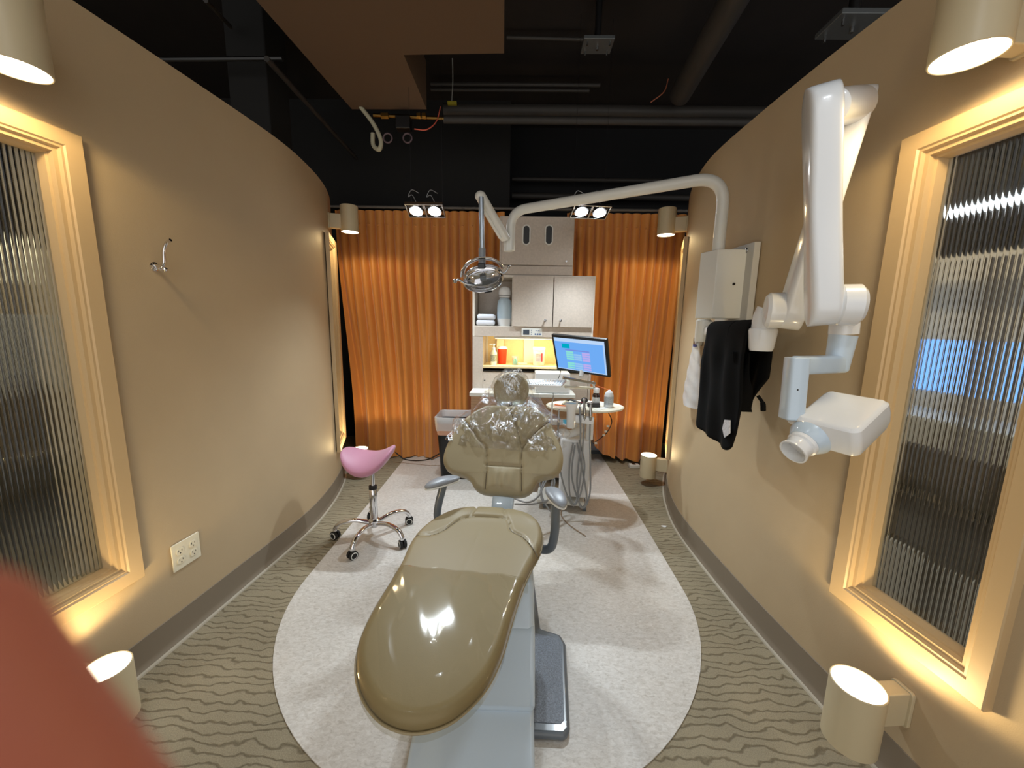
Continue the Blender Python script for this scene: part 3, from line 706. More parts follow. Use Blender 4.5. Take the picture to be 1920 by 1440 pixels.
# ---- waste bin
BX = -.535
e = thing('waste_bin', 'black waste bin with a clear liner folded over a cardboard-coloured band', 'bin', (BX, 3.27, 0))
def binring(z, w0, d0, r=.04): return [V3((BX+x, 3.27+y, z)) for x, y in rrect(w0, d0, r)]
MB().loft([binring(0, .24, .22), binring(.01, .245, .225), binring(.50, .30, .27), binring(.50, .29, .26), binring(.03, .235, .215)], caps=False).build('body', BLACKP, e)
MB().loft([binring(.40, .296, .266), binring(.505, .312, .282)], caps=False).build('band', mat('pink_tan_band', (206, 160, 136), .7), e)
q = MB(); rings = []
for z, w0 in ((.44, .316), (.50, .32), (.553, .330), (.56, .322), (.55, .31), (.44, .28), (.3, .26)):
    rings.append([p+V3((random.uniform(-.003, .003), random.uniform(-.003, .003), random.uniform(-.006, .006))) for p in binring(z, w0, w0-.03)])
q.loft(rings, caps=False).build('liner', LINER, e)

# ------------------------------------------------------------------ pink saddle stool
sc_ = V3((-.885, 2.235, 0))
e = thing('saddle_stool', 'pink saddle-seat stool on a chrome five-star base with black casters', 'stool', sc_)
def saddle(u, v):
    th = 2*pi*u; ph = pi*v
    x = .158*math.copysign(abs(cos(th))**.9, cos(th))*sin(ph)**.8; y = .155*math.copysign(abs(sin(th))**.95, sin(th))*sin(ph)**.8
    z = .043*-cos(ph)
    z += 3.5*x*x + .2*x*x*(1 if v > .5 else -.3) - .25*y*y
    return V3((x, y, z))
mb = MB().loft([[saddle(i/48, j/24) for i in range(48)] for j in range(25)], caps=False)
mb.xf(Matrix.Translation((-.895, 2.235, .49)) @ Matrix.Rotation(radians(-4), 4, 'Y') @ Matrix.Rotation(radians(6), 4, 'X'))
mb.build('seat', PINKV, e, smooth=80)
mb = MB().cyl((sc_.x, sc_.y, .34), (sc_.x, sc_.y, .47), .0125, 20); mb.build('gas_piston', CHROME, e)
MB().lathe([(.020, .10), (.024, .105), (.024, .325), (.021, .33), (.001, .33)], sc_, n=24).build('column', CHROME, e)
MB().lathe([(.0245, .322), (.0245, .342), (.014, .345)], sc_, n=24).build('column_collar', BLACKR, e)
MB().lathe([(.028, .075), (.034, .082), (.034, .118), (.026, .125)], sc_, n=24).build('hub', CHROME, e)
for k in range(5):
    a = radians(-100+72*k); d = V3((cos(a), sin(a), 0)); P = sc_+d*.03+V3((0, 0, .10))
    S = spline([P, sc_+d*.12+V3((0, 0, .118)), sc_+d*.20+V3((0, 0, .105)), sc_+d*.235+V3((0, 0, .072)), sc_+d*.238+V3((0, 0, .055))], 5)
    MB().tube(S, .0150, 12, flat=.85).build('base_leg', CHROME, e)
    w = sc_+d*.238; ax = V3((cos(a+1.1), sin(a+1.1), 0)); cc = w+V3((0, 0, .027))
    q = MB(); 
    for s in (-1, 1): q.lathe([(.001, 0), (.024, .0), (.0265, .004), (.0265, .014), (.02, .017), (.001, .018)], cc+ax*(.004*s), ax*s, 24)
    q.cyl(cc+V3((0,0,.0)), cc+V3((0,0,.035)), .007, 10)
    c1 = q.build('caster', BLACKR, e)
    for s in (-1, 1): MB().lathe([(.0205, .0165), (.0205, .0182), (.0165, .0195), (.0165, .017)], cc+ax*(.004*s), ax*s, 24, caps=False).build('wheel_ring', WHITE2, c1)

# ------------------------------------------------------------------ dental chair
CH0 = V3((-.13, 1.65, 0)); CRZ = radians(-7)
chair = thing('dental_chair', 'tan upholstered dental chair with a rounded footrest, on a white lift body', 'dental chair', CH0, CRZ)
INV = (Matrix.Translation(CH0) @ Matrix.Rotation(CRZ, 4, 'Z')).inverted()
def densify(P, n):
    """closed smooth outline with n evenly spaced points"""
    P = [V3((a, b, 0)) for a, b in P]; k = len(P); out = []
    for i in range(k):
        a, b, c, d = P[i-1], P[i], P[(i+1) % k], P[(i+2) % k]
        for j in range(10):
            t = j/10; out.append(.5*((2*b)+(c-a)*t+(2*a-5*b+4*c-d)*t*t+(3*b-a-3*c+d)*t**3))
    L = [0]
    for i in range(len(out)): L.append(L[-1]+(out[(i+1) % len(out)]-out[i]).length)
    res = []; i = 0
    for q in range(n):
        s = L[-1]*q/n
        while L[i+1] < s: i += 1
        t = (s-L[i])/(L[i+1]-L[i]); res.append(out[i].lerp(out[(i+1) % len(out)], t))
    return [(p.x, p.y) for p in res]
def segdist(x, y, P):
    best = 9
    for (a, b), (c, d) in zip(P, P[1:]):
        dx, dy = c-a, d-b; t = max(0, min(1, ((x-a)*dx+(y-b)*dy)/(dx*dx+dy*dy+1e-12)))
        best = min(best, (x-a-t*dx)**2+(y-b-t*dy)**2)
    return sqrt(best)
def pad(outline, spine, thick, r, seams=(), dome=.006, warp=None, n=220, rings=40, gd=.007, gw=.008, puff=.0, M=None, extra=None):
    """upholstered pad: rings from the outline to a spine segment, rounded edge, stitched seams as grooves"""
    O = densify(outline, n); uc, va, vb = spine
    top, bot = [], []
    for k in range(rings+1):
        t = (k/rings)**1.5 if True else k/rings
        rt, rb = [], []
        for (u, v) in O:
            su, sv = uc, max(va, min(vb, v)); u2 = u+(su-u)*t; v2 = v+(sv-v)*t
            if k == rings: u2 = uc; v2 = sv = round(sv/.004)*.004
            dist = sqrt((u-su)**2+(v-sv)**2)*t
            if k == rings: dist = r*3
            e = max(0, r-dist); h = -(r-sqrt(max(0, r*r-e*e)))
            g = 0
            for sm in seams:
                q = segdist(u2, v2, sm)
                if q < gw*4: g += exp(-(q/gw)**2)
            hh = h - gd*min(1, g) + dome*(1-exp(-dist/.05)) + (extra(u2, v2, dist) if extra else 0)
            hb = -thick - h*.8
            if hh-hb < .004: hh = hb+.004
            w = warp(u2, v2) if warp else 0
            rt.append(V3((u2, v2, hh+w))); rb.append(V3((u2, v2, hb+w)))
        top.append(rt); bot.append(rb)
    mb = MB(); mb.loft(list(reversed(bot))+top, caps=False)
    if M: mb.xf(M)
    return mb
SEAT_R = [(.03, -.945), (.095, -.920), (.140, -.872), (.172, -.81), (.190, -.73), (.198, -.64), (.206, -.54), (.218, -.44), (.236, -.345), (.258, -.25), (.264, -.16), (.256, -.09), (.234, -.03), (.19, .022), (.12, .05)]
SEAT_L = [(.03, .056), (-.06, .048), (-.13, .02), (-.19, -.04), (-.232, -.12), (-.252, -.22), (-.248, -.31), (-.234, -.40), (-.226, -.50), (-.221, -.60), (-.212, -.70), (-.194, -.775), (-.156, -.845), (-.102, -.900), (-.04, -.936)]
seams = [spl for spl in ([(p.x, p.y) for p in spline([(-.26, -.245, 0), (-.19, -.238, 0), (-.145, -.19, 0), (-.11, -.11, 0), (-.06, -.072, 0), (.02, -.062, 0), (.10, -.063, 0)], 4)],
        [(p.x, p.y) for p in spline([(.10, -.063, 0), (.118, -.10, 0), (.135, -.15, 0), (.19, -.19, 0), (.235, -.26, 0), (.262, -.33, 0)], 4)],
        [(-.062, -.07), (-.055, .0), (-.06, .07)], [(.10, -.063), (.08, 0), (.078, .07)])]
Mseat = Matrix.Translation((0, 0, .497))
MBs = pad(SEAT_R+SEAT_L, (.006, -.74, -.18), .056, .024, seams, dome=.004, gd=.010, gw=.006, M=Mseat, extra=lambda u, v, d: .010*exp(-((v+.03)/.05)**2)*min(1, d/.05))
MBs.build('seat_cushion', VINYL, chair, local=True, smooth=75)
def seam_lines(S, M, gd, warp=None, ext=0.0):
    for q in S:
        P = [M @ V3((u, v, .004-gd+.0015+ext+(warp(u, v) if warp else 0))) for u, v in q[1:-1]]
        if len(P) > 2: MB().tube(P, .0022, 6).build('seam_shade', SEAMM, chair, local=True)  # dark tubes sunk in the grooves paint the shade of the creases
SEAMM = mat('seam_shadow_vinyl', (92, 78, 56), .6)
seam_lines(seams[:2], Mseat, .010)
# clear sleeve over the footrest: the front part of the same outline, a little larger
def sleeve():
    O = densify(SEAT_R+SEAT_L, 260); uc = .0; O = [(u*1.012, v*1.004-.0005) for u, v in O]
    top = []
    cut = -.445
    mb = MB(); rings = []; T_, R_ = .060, .028
    for k in range(-10, 31):
        row = []
        for (u, v) in O:
            if v > -.36: continue
            if k < 0: t = 0; z = -(T_-R_)*(-k/10)-R_
            else:
                t = (k/30)**1.5
            su, sv = .006, max(-.74, min(-.18, v)); u2 = u+(su-u)*t; v2 = v+(sv-v)*t
            dist = sqrt((u-su)**2+(v-sv)**2)*t
            if k >= 0: e_ = max(0, R_-dist); z = -(R_-sqrt(max(0, R_*R_-e_*e_)))+.0045*(1-exp(-dist/.05))
            row.append(V3((u2, min(v2, cut+.02*(u2-0)+.003*sin(u2*60)), z+.0025+.0016*sin(u2*47+v2*31)*(1 if k < 18 else .3))))
        rings.append(row)
    # rows follow the outline from one side to the other, so order by position along it
    start = max(range(len(O)), key=lambda i: O[i][1] > -.36 and O[(i+1) % len(O)][1] <= -.36)
    idx = [i for i in range(len(O)) if O[i][1] <= -.36]
    br = next((i for i in range(len(idx)-1) if idx[i+1] != idx[i]+1), None)
    if br is not None: rings = [r[br+1:]+r[:br+1] for r in rings]
    mb.loft(rings, caps=False, closed=False); return mb.xf(Mseat)
o = sleeve().build('toe_sleeve', FILM2, chair, local=True, smooth=75); o['label'] = 'clear plastic sleeve over the footrest'
mb = MB(); S = []
for (u, v) in densify(SEAT_R+SEAT_L, 200):
    k = 1.004; S.append(V3((u*k, v*k-.001,   .497-.034)))
mb.tube(S+[S[0]], .0035, 6, caps=False); mb.build('piping', VINYL, chair, local=True)

# backrest
BACK = [(.02, .004), (-.05, .005), (-.085, .012), (-.115, .030), (-.140, .062), (-.180, .084), (-.235, .092), (-.275, .112), (-.297, .155), (-.297, .22), (-.282, .29), (-.248, .38), (-.20, .452), (-.148, .500), (-.10, .521),
        (.02, .527), (.14, .522), (.19, .494), (.235, .450), (.276, .372), (.312, .28), (.327, .21), (.318, .15), (.285, .115), (.240, .105), (.205, .085), (.188, .048), (.160, .018), (.115, .004)]
AL = radians(46)
Mback = Matrix.Translation((.01, .15, .51)) @ Matrix.Rotation(AL, 4, 'X')
bs = [[(-.052, -.01), (-.062, .12), (-.076, .225), (-.10, .262), (-.135, .295), (-.165, .335), (-.235, .395)],
      [(.132, -.01), (.119, .13), (.110, .24), (.128, .285), (.16, .335), (.205, .385), (.262, .43)],
      [(-.067, .152), (.118, .152)], [(.110, .24), (.095, .30), (.06, .40), (.0, .53)]]
bs = [[(p.x, p.y) for p in spline([(a, b, 0) for a, b in q], 4)] for q in bs]
bwarp = lambda u, v: .42*(u-.016)**2 + .03*max(0, .12-v)
bext = lambda u, v, d: (.012*exp(-((u-.028)/.06)**4)*exp(-((v-.075)/.06)**4) + .0025*sin(u*150+3*sin(v*20))*exp(-((u-.028)/.05)**2)*exp(-((v-.06)/.045)**2))*min(1, d/.04)
mb = pad(BACK, (.016, .12, .40), .075, .028, bs, dome=.006, warp=bwarp, M=Mback, gd=.011, gw=.0065, extra=bext, rings=56, n=260)
mb.build('backrest', VINYLT, chair, local=True, smooth=75)
seam_lines(bs, Mback, .011, bwarp)
# headrest
HEAD = [(.107*sin(2*pi*i/24)*(1+.06*cos(2*pi*i/24)), .122*cos(2*pi*i/24)) for i in range(24)]
Mhead = Matrix.Translation((.012, .62, .955)) @ Matrix.Rotation(radians(62), 4, 'X')
mb = pad(HEAD, (0, -.02, .02), .05, .022, (), dome=-.008, M=Mhead, warp=lambda u, v: .9*u*u, n=96, rings=20)
mb.build('headrest', VINYLT, chair, local=True, smooth=75)
MB().tube([(.02, .62, .86), (.02, .56, .80), (.02, .50, .74)], .02, 12, flat=2.2).build('headrest_bar', STEEL, chair, local=True)
# pale support between seat and back
mb = MB().tube(spline([(.045, -.05, .36), (.045, .10, .37), (.045, .17, .45), (.045, .30, .60)], 6), .055, 20, flat=.28, e=6); mb.build('back_support', BLUEW, chair, local=True)
# arm rests in room directions
def arm(P, c, d, w=.036):
    c = INV @ V3(c); d = (INV.to_3x3() @ V3(d)).normalized(); P = [INV @ V3(p) for p in P]
    a = MB().tube(bend(P, .06, 8), .0165, 16, flat=1.15).build('armrest_tube', GREYT, chair, local=True)
    S = [c+d*t+V3((0, 0, .006-.9*t*t)) for t in [-.088+.176*i/14 for i in range(15)]]
    rs = [w*sqrt(max(.02, 1-((i-7)/7.15)**2)) for i in range(15)]
    MB().tube(S, rs, 20, flat=.40, up=(0,0,1), e=2.4).build('armrest_pad', GREYP, chair, local=True, smooth=70)
    S2 = [p+V3((0, 0, -.012)) for p in S]
    MB().tube(S2, [q*.97 for q in rs], 20, flat=.25, up=(0,0,1), e=2.4).build('armrest_base', WHITE2, chair, local=True, smooth=70)
arm([(.03, 1.56, .40), (.155, 1.52, .38), (.168, 1.49, .50), (.160, 1.46, .655)], (.160, 1.455, .668), (.25, -1, 0))
arm([(-.30, 1.66, .40), (-.375, 1.70, .42), (-.365, 1.70, .50), (-.338, 1.70, .60)], (-.342, 1.695, .612), (.8, .6, .05))
# lift body: stepped covers, square to the room
def room(mb): return mb.xf(INV)
def cover(prof, x0, x1): 
    n = len(prof); m = MB(); m.loft([[V3((x, a, b)) for a, b in prof] for x in (x0, x1)]); return room(m)
XL, XR = -.315, .076
cover([(1.165, .29), (1.20, .345), (1.275, .425), (1.62, .43), (1.75, .36), (1.75, .10), (1.30, .10)], XL+.006, XR-.003).build('upper_cover', BLUEW, chair, local=True, bevel=.022, seg=4)
cover([(1.047, .125), (1.052, .142), (1.16, .300), (1.185, .315), (1.60, .315), (1.60, .03), (1.16, .03)], XL, XR).build('middle_cover', BLUEW, chair, local=True, bevel=.018, seg=4)
cover([(.80, .0), (.82, .03), (1.06, .122), (1.09, .13), (1.60, .13), (1.60, .0)], XL+.01, XR-.004).build('lower_cover', BLUEW, chair, local=True, bevel=.015, seg=4)
MB().tube([(.01, -.15, .30), (.01, -.15, .44)], .12, 24).build('swivel_post', GREYT, chair, local=True)
poly = [(.02, 1.06), (.175, 1.055), (.195, 1.075), (.222, 1.42), (.205, 1.47), (.12, 1.50), (.10, 1.9), (-.30, 1.9), (-.30, 1.06)]
room(MB().prism(poly, .030, Matrix.Translation((0, 0, .004)))).build('base_plate', GREYT, chair, local=True, bevel=.014, seg=4)
poly = [(.06, 1.095), (.165, 1.09), (.178, 1.105), (.202, 1.41), (.19, 1.445), (.08, 1.47)]
room(MB().prism(poly, .003, Matrix.Translation((0, 0, .0335)))).build('base_tread', GREYPL, chair, local=True, bevel=.001)

# plastic bag over head and shoulders
def bag():
    rnd = random.Random(4)
    rows = []   # (t, left u, right u, v, z) in chair coordinates, front surface
    def backpt(u, w, off): return Mback @ V3((u, w, bwarp(u, w)+.006+off))
    def headpt(u, w, off): return Mhead @ V3((u, w, .9*u*u-.004+off))
    def fn(i, j):
        s = i*2-1; edge = abs(s)**6
        if j < .5:
            w = .235+(.505-.235)*(j/.5); hw = interp([(.235, .325), (.30, .305), (.37, .28), (.44, .235), (.505, .175)], w)
            u = .016+s*hw; p = backpt(u, w, .008+.006*sin(31*u+20*w)*cos(17*w-9*u)); p.y += .05*edge
        else:
            k = (j-.5)/.5; pb = backpt(.016+s*.175, .505, .012); wh = -.125+.26*k
            hw = interp([(-.125, .175), (-.06, .15), (0, .128), (.07, .105), (.135, .05)], wh)
            ph = headpt(s*hw*.98, wh, .010); b = min(1, k/.28); b = b*b*(3-2*b)
            p = pb.lerp(ph, b); p.y += .05*edge*(1-k)
        n_ = .0035*sin(p.x*90+p.z*40+3*sin(p.z*33))+.003*sin(p.z*75-p.x*55+2*sin(p.x*41))
        return p+V3((0, -n_-.002, n_))
    mb = MB().grid(fn, 90, 90)
    def fb(i, j):
        p = fn(i, .5+j*.5); s = i*2-1; q = p+V3((0, .06*(1-abs(s)**4)+.02, -.01*j)); return p if abs(s) > .999 else q
    mb.grid(fb, 60, 40)
    # draped side flaps, from the neck out past the shoulders
    for sd in (-1, 1):
        def ff(i, j):
            a = fn(0 if sd < 0 else 1, .12+.68*j); b = a+V3((sd*(.035+.02*sin(j*9))*sin(pi*j)**.6, .035, -.01)); p = a.lerp(b, i)
            return p+V3((0, .004*sin(p.z*80+i*5), 0))
        mb.grid(ff, 8, 50)
    return mb
mb = bag(); mb.xf(Matrix.Translation(CH0) @ Matrix.Rotation(CRZ, 4, 'Z'))
tag(mb.build('plastic_cover', FILM, smooth=50), 'crinkled clear plastic bag draped over the headrest and shoulders of the chair', 'plastic cover')
# ------------------------------------------------------------------ exam light on its wall post
PY_ = 1.95
e = thing('exam_light', 'white curved-arm dental exam light with a chrome reflector head hanging over the chair', 'dental light', (.97, PY_, 1.69))
b0 = at(1346, 476, PY_); t0 = at(1347, 324, PY_)
A = V3((b0.x, PY_, b0.z-.02)); B = V3((b0.x, PY_, t0.z-.012))
C_ = at(958, 396, 2.42); D_ = V3((C_.x, 2.42, at(960, 470, 2.42).z))
MB().tube(bend([A, B, C_, D_], .13, 14), .0275, 24).build('support_arm', WHITE2, e)
# knuckle and spring arm
K = at(953, 462, 2.42)
MB().cyl(K-V3((0, 0, .03)), K+V3((0, 0, .035)), .026, 20).build('lower_knuckle', WHITE2, e, bevel=.003)
T1 = at(901, 368, 2.22); K2 = at(948, 448, 2.39)
MB().tube([K2, T1], .029, 20, flat=.72, e=3.5).build('spring_arm', WHITE2, e, bevel=.002)
dv = (T1-K2).normalized()
MB().tube([K2+V3((-.012,0,-.026))+dv*.04, T1+V3((-.012,0,-.026))-dv*.05], .010, 12).build('spring_cover', WHITE2, e)
MB().ball(T1, (.030, .026, .028)).build('upper_knuckle', WHITE2, e)
P1 = V3((T1.x+.006, 2.20, T1.z-.01)); P2 = at(904, 470, 2.2); P3 = at(904, 494, 2.2)
MB().cyl(P1, P2, .0135, 18).build('drop_tube', mat('silver_tube', (168, 178, 190), .3, metal=.6), e)
MB().cyl(P2+V3((0,0,.012)), P3, .019, 18).build('tube_sleeve', GREYP, e)
HC = at(906, 521, 2.19)
ax = V3((.06, -.80, -.60)).normalized(); xx = V3((cos(radians(14)), 0, sin(radians(14)))); xx = (xx-ax*xx.dot(ax)).normalized(); yy_ = ax.cross(xx)
if yy_.z < 0: yy_ = -yy_
Mh = Matrix(((xx.x, yy_.x, ax.x, HC.x), (xx.y, yy_.y, ax.y, HC.y), (xx.z, yy_.z, ax.z, HC.z), (0, 0, 0, 1)))
def dish(k, r0, dz=0): return [[Mh @ V3((r0*1.0*cos(2*pi*j/48)*sin(th), r0*.66*sin(2*pi*j/48)*sin(th), -k*cos(th)+dz)) for j in range(48)] for th in [pi/2*i/12+.001 for i in range(13)]]
MB().loft(dish(.06, .112), caps=False).build('reflector_shell', CHROME, e, solid=.002)
MB().loft(dish(.02, .104, .03), caps=False).build('front_glass', clear('lamp_glass', (.96, .97, 1), .03, .10), e)
h = MB(); h.loft([[Mh @ V3((rr*cos(2*pi*j/48), rr*.66*sin(2*pi*j/48), z)) for j in range(48)] for rr, z in ((.112, 0), (.115, .006), (.112, .028), (.104, .032), (.103, .026), (.108, .002))], caps=False); h.build('rim', CHROME, e)
MB().cbox(Mh @ V3((0, 0, -.005)), (.035, .03, .03), Mh.to_3x3()).build('bulb_shield', GREYT, e, bevel=.004)
h = MB(); S = [Mh @ V3((.118*cos(t), .10*sin(t)-.0, -.03)) for t in [radians(10)+radians(160)*i/20 for i in range(21)]]
h.tube(S, .015, 12, flat=.45).build('yoke', CHROME, e)
MB().cbox(at(903, 499, 2.13), (.038, .030, .030)).build('pivot_block', BLACKP, e, bevel=.005)
MB().cbox(Mh @ V3((.01, -.076, .02)), (.045, .012, .018), Mh.to_3x3()).build('front_clip', BLACKP, e, bevel=.003)
for pts in (((890, 535), (876, 533), (866, 528), (860, 525), (853, 527)), ((930, 505), (940, 512), (948, 510), (954, 500))):
    P = [at(a, b, 2.15) for a, b in pts]
    h = MB().tube(spline(P, 5), .0065 if pts[0][0] < 900 else .0035, 10); h.ball(P[-1], .012 if pts[0][0] < 900 else .009); h.build('handle', STEEL, e)
# post box and its backing plate on the wall
bx = thing('post_box', 'white wall-mounted metal box carrying the curved light arm', 'wall box', (.96, PY_, 1.39))
a, b = at(1331, 470, PY_-.05), at(1368, 597, PY_-.05)
zt_, zb_ = at(1350, 471, PY_).z, at(1340, 597, PY_).z
MB().prism([(.895, 2.005), (.925, 1.895), (1.02, 1.888), (1.075, 1.90), (1.085, 2.02), (.92, 2.04)], zt_-zb_, Matrix.Translation((0, 0, zb_))).build('cover', WHITE2, bx, bevel=.004)
MB().cyl((1.01, 1.884, zb_+.16), (1.01, 1.889, zb_+.16), .006, 10).build('screw', BLACKP, bx)
pl = thing('mounting_plate', 'large grey-white mounting plate flat on the tan wall, past the x-ray arm', 'wall plate', (1.08, 1.9, 1.3))
zt2 = atx(1405, 456, 1.06).z; yn = atx(1410, 500, 1.06).y
rings = []
for z in (1.27, zt2): pass
MB().prism([(wallx(1, yn)-.004, yn), (wallx(1, yn)-.032, yn+.004), (1.054, 2.02), (1.052, 2.12), (wallx(1, 2.12)-.004, 2.12)], zt2-1.27, Matrix.Translation((0, 0, 1.27))).build('plate', mat('satin_grey_plate', (186, 184, 178), .4), pl, bevel=.003)
c = atx(1399, 470, 1.058); MB().ball(c, (.004, .011, .014)).build('round_head_bolt', STEEL, pl)

# ------------------------------------------------------------------ x-ray unit
xr = thing('xray_unit', 'white dental x-ray unit with folded jointed arms and a box-shaped tube head', 'x-ray machine', (1.05, 1.97, 1.3))
p0 = V3((.945, 1.97, at(1322, 620, 1.97).z)); p1 = V3((at(1431, 618, 1.44).x, 1.44, p0.z+.005))
MB().lathe([(.034, -.055), (.036, -.05), (.036, .05), (.03, .055)], p0+V3((-.02, 0, -.0)), n=28).build('wall_pivot', WHITE2, xr)
MB().box((.93, 1.93, p0.z-.03), (1.082, 2.0, p0.z+.045)).build('wall_bracket', WHITE2, xr, bevel=.006)
MB().tube([p0, p1], .030, 20, flat=.85, e=3).build('horizontal_arm', WHITE, xr)
J1 = p1 + V3((0, 0, .03))
a, b = at(1429, 620, 1.43), at(1427, 658, 1.43)
MB().lathe([(.036, b.z), (.040, b.z+.01), (.047, a.z+.0), (.044, a.z+.008)], (p1.x, p1.y, 0), n=32).build('collar', WHITE, xr)
# first knuckle: upright body with an eccentric round face toward the near side
k0 = at(1447, 582, 1.40); 
dirA = V3((.92, -.38, 0)).normalized()   # hinge axis, roughly across the folded arms
MB().tube([V3((p1.x, p1.y, a.z)), V3((p1.x+.004, p1.y, a.z+.05)), V3((p1.x+.012, p1.y-.005, k0.z))], [.040, .040, .042], 24, flat=.95, e=2.6).build('lower_swivel', WHITE, xr)
def disc(c, ax, r, t, nm, m=WHITE, bev=.01):
    c = V3(c); ax = V3(ax).normalized()
    MB().lathe([(r*.4, -t/2-.002), (r-bev, -t/2), (r, -t/2+bev), (r, t/2-bev), (r-bev, t/2), (r*.4, t/2+.002)], c, ax, 40).build(nm, m, xr)
EL = at(1577, 205, 1.20)          # elbow centre
kk = at(1462, 582, 1.36)
disc(kk+dirA*(-.0), dirA, .060, .085, 'lower_joint')
def link(P, Q, w0, w1, th, name, m=WHITE, waist=0):
    """arm cover: rounded bar, width across the hinge plane, thickness along the hinge axis"""
    P = V3(P); Q = V3(Q); d = Q-P; N_ = 16
    S = [P+d*(i/N_) for i in range(N_+1)]; side = d.cross(dirA).normalized(); ax_ = side.cross(d).normalized()
    rings = []
    for i in range(-6, N_+7):
        if i < 0: t = 0; w = w0*cos(pi/2*(-i)/6.2); off = -w0*sin(pi/2*(-i)/6.2)
        elif i > N_: t = 1; w = w1*cos(pi/2*(i-N_)/6.2); off = w1*sin(pi/2*(i-N_)/6.2)
        else: t = i/N_; s_ = t*t*(3-2*t); w = w0+(w1-w0)*s_ - waist*sin(pi*t)**2; off = 0
        c = P+d*t+d.normalized()*off
        ring = []
        for j in range(28):
            a_ = 2*pi*j/28; ce, se = cos(a_), sin(a_)
            ce = math.copysign(abs(ce)**.42, ce); se = math.copysign(abs(se)**.42, se)
            ring.append(c+side*(w*ce)+ax_*(th/2*se))
        rings.append(ring)
    MB().loft(rings).build(name, m, xr, smooth=50)
P = kk+dirA*.055; Q = V3((at(1606, 196, 1.24).x, 1.24, at(1606, 196, 1.24).z))
link(kk+dirA*.035, Q, .064, .046, .070, 'lower_arm')
P2_ = at(1541, 205, 1.12); Q2_ = at(1543, 572, 1.10)
link(P2_, Q2_, .058, .056, .072, 'upper_arm', waist=.014)
dd_ = at(1592, 205, 1.185); disc((P2_+Q)/2+V3((.01,0,0)), (Q-P2_), .046, (Q-P2_).length*.9, 'elbow_joint')
jj = at(1585, 575, 1.13); disc(Q2_+dirA*.055, dirA, .055, .06, 'upper_joint')
s0 = at(1583, 590, 1.12); s1 = at(1581, 628, 1.12); s2 = at(1579, 690, 1.12)
MB().tube([V3((s0.x, 1.12, at(1583, 560, 1.12).z)), s1+V3((0, 0, .002))], .032, 24, flat=.95, e=3).build('swivel_body', WHITE, xr, bevel=.001)
MB().tube([V3((s1.x, 1.12, s1.z-.001)), V3((s1.x-.006, 1.12, s2.z-.005))], [.031, .027], 24, e=2.6).build('swivel_sleeve', BLUEW, xr)
c0 = V3((s1.x-.006, 1.12, s2.z+.012)); c1 = at(1493, 703, 1.05); c1.z = c0.z; c2 = at(1484, 778, 1.04)
MB().tube([c0+V3((.012, 0, 0)), c1+V3((.0, 0, -.0))], .0225, 20, flat=1.1, e=5).build('yoke_arm', BLUEW, xr, bevel=.003)
MB().tube([c1+V3((-.004, 0, .022)), c2+V3((0, 0, -.012))], .0235, 20, flat=1.2, e=5).build('yoke_drop', BLUEW, xr, bevel=.004)
MB().ball(at(1495, 731, 1.02), .003).build('screw', BLACKP, xr)
# tube head
TP = (.852, .998, 1.108, -1.089, .413, .043, .072, .086)
Mt = Matrix.Translation(TP[:3]) @ Matrix.Rotation(TP[3], 4, 'Z') @ Matrix.Rotation(TP[4], 4, 'X') @ Matrix.Rotation(TP[5], 4, 'Y')
hx, hy, hz = TP[6], TP[7], .040
def deck(z, kx, ky, r=.02, dy=0): return [Mt @ V3((x, y+dy, z)) for x, y in rrect(2*hx*kx, 2*hy*ky, r, 8)]
MB().loft([deck(-hz-.010, .72, .62, dy=.01), deck(-hz, .92, .92), deck(-.015, 1.0, 1.0), deck(.012, 1.0, 1.0), deck(hz-.006, .97, .97), deck(hz+.001, .90, .90), deck(hz+.004, .6, .6)]).build('tube_head', WHITE, xr, smooth=30, bevel=.006, seg=3)
fr = (Mt.to_3x3() @ V3((-.10, -1, -.12))).normalized()
cb_ = Mt @ V3((-.034, -hy+.012, -.014))
MB().lathe([(.052, -.02), (.050, .008), (.040, .026), (.037, .030)], cb_, fr, 36).build('collimator_cone', BLUEW, xr)
MB().lathe([(.036, .0), (.036, .018), (.032, .022), (.031, .040), (.0345, .046), (.0345, .052), (.031, .0525), (.029, .02), (.001, .018)], cb_+fr*.022, fr, 36, caps=False).build('cone_tube', WHITE, xr)
MB().tube([c2+V3((0, 0, -.004)), Mt @ V3((-hx*.5, .02, .0))], .022, 16).build('head_pivot', WHITE, xr)
# wires of small bolts on the lower arm
# ------------------------------------------------------------------ lead apron over the horizontal arm
def apron():
    dr = (p1-p0).normalized(); L_ = (p1-p0).length; side = V3((0,0,1)).cross(dr).normalized()   # away or toward the room
    if side.x > 0: side = -side
    rings = []
    nu, nv = 26, 60
    def hang(u):   # length of the front flap along the arm, rounded bottom pointing down near the end
        e_ = max(0, .16-u)/.16; f_ = max(0, u-.86)/.14
        return .478 - .06*(1-sqrt(max(0, 1-e_*e_))) - .09*(1-sqrt(max(0, 1-f_*f_))) + .02*u
    def P(u, v):
        s = .125+(L_-.14)*u; c = p0+dr*s
        r = .040
        arc = pi*r
        lf = hang(u)*.96; lb = .17+.12*(1 if u > .6 else .4)*sin(pi*min(1, max(0, (u-.35)/.65)))
        tot = lf+arc+lb; d = v*tot
        wv = .007*sin(u*17+v*6)+.004*sin(u*7-v*11)
        if d < lf:
            k = (lf-d); x = r+.004+wv*min(1, k*8)+.02*k; z = -k; 
            return c+side*x+V3((0, 0, z))
        if d < lf+arc:
            a_ = (d-lf)/r; return c+side*(r*cos(a_)+.004)+V3((0, 0, r*sin(a_)+.002))
        k = d-lf-arc; return c-side*(r+.004-wv)+V3((0, 0, -k))
    return MB().grid(lambda v, u: P(u, v), nv, nu)
o = apron().build('lead_apron', APRON, smooth=80, solid=.008)
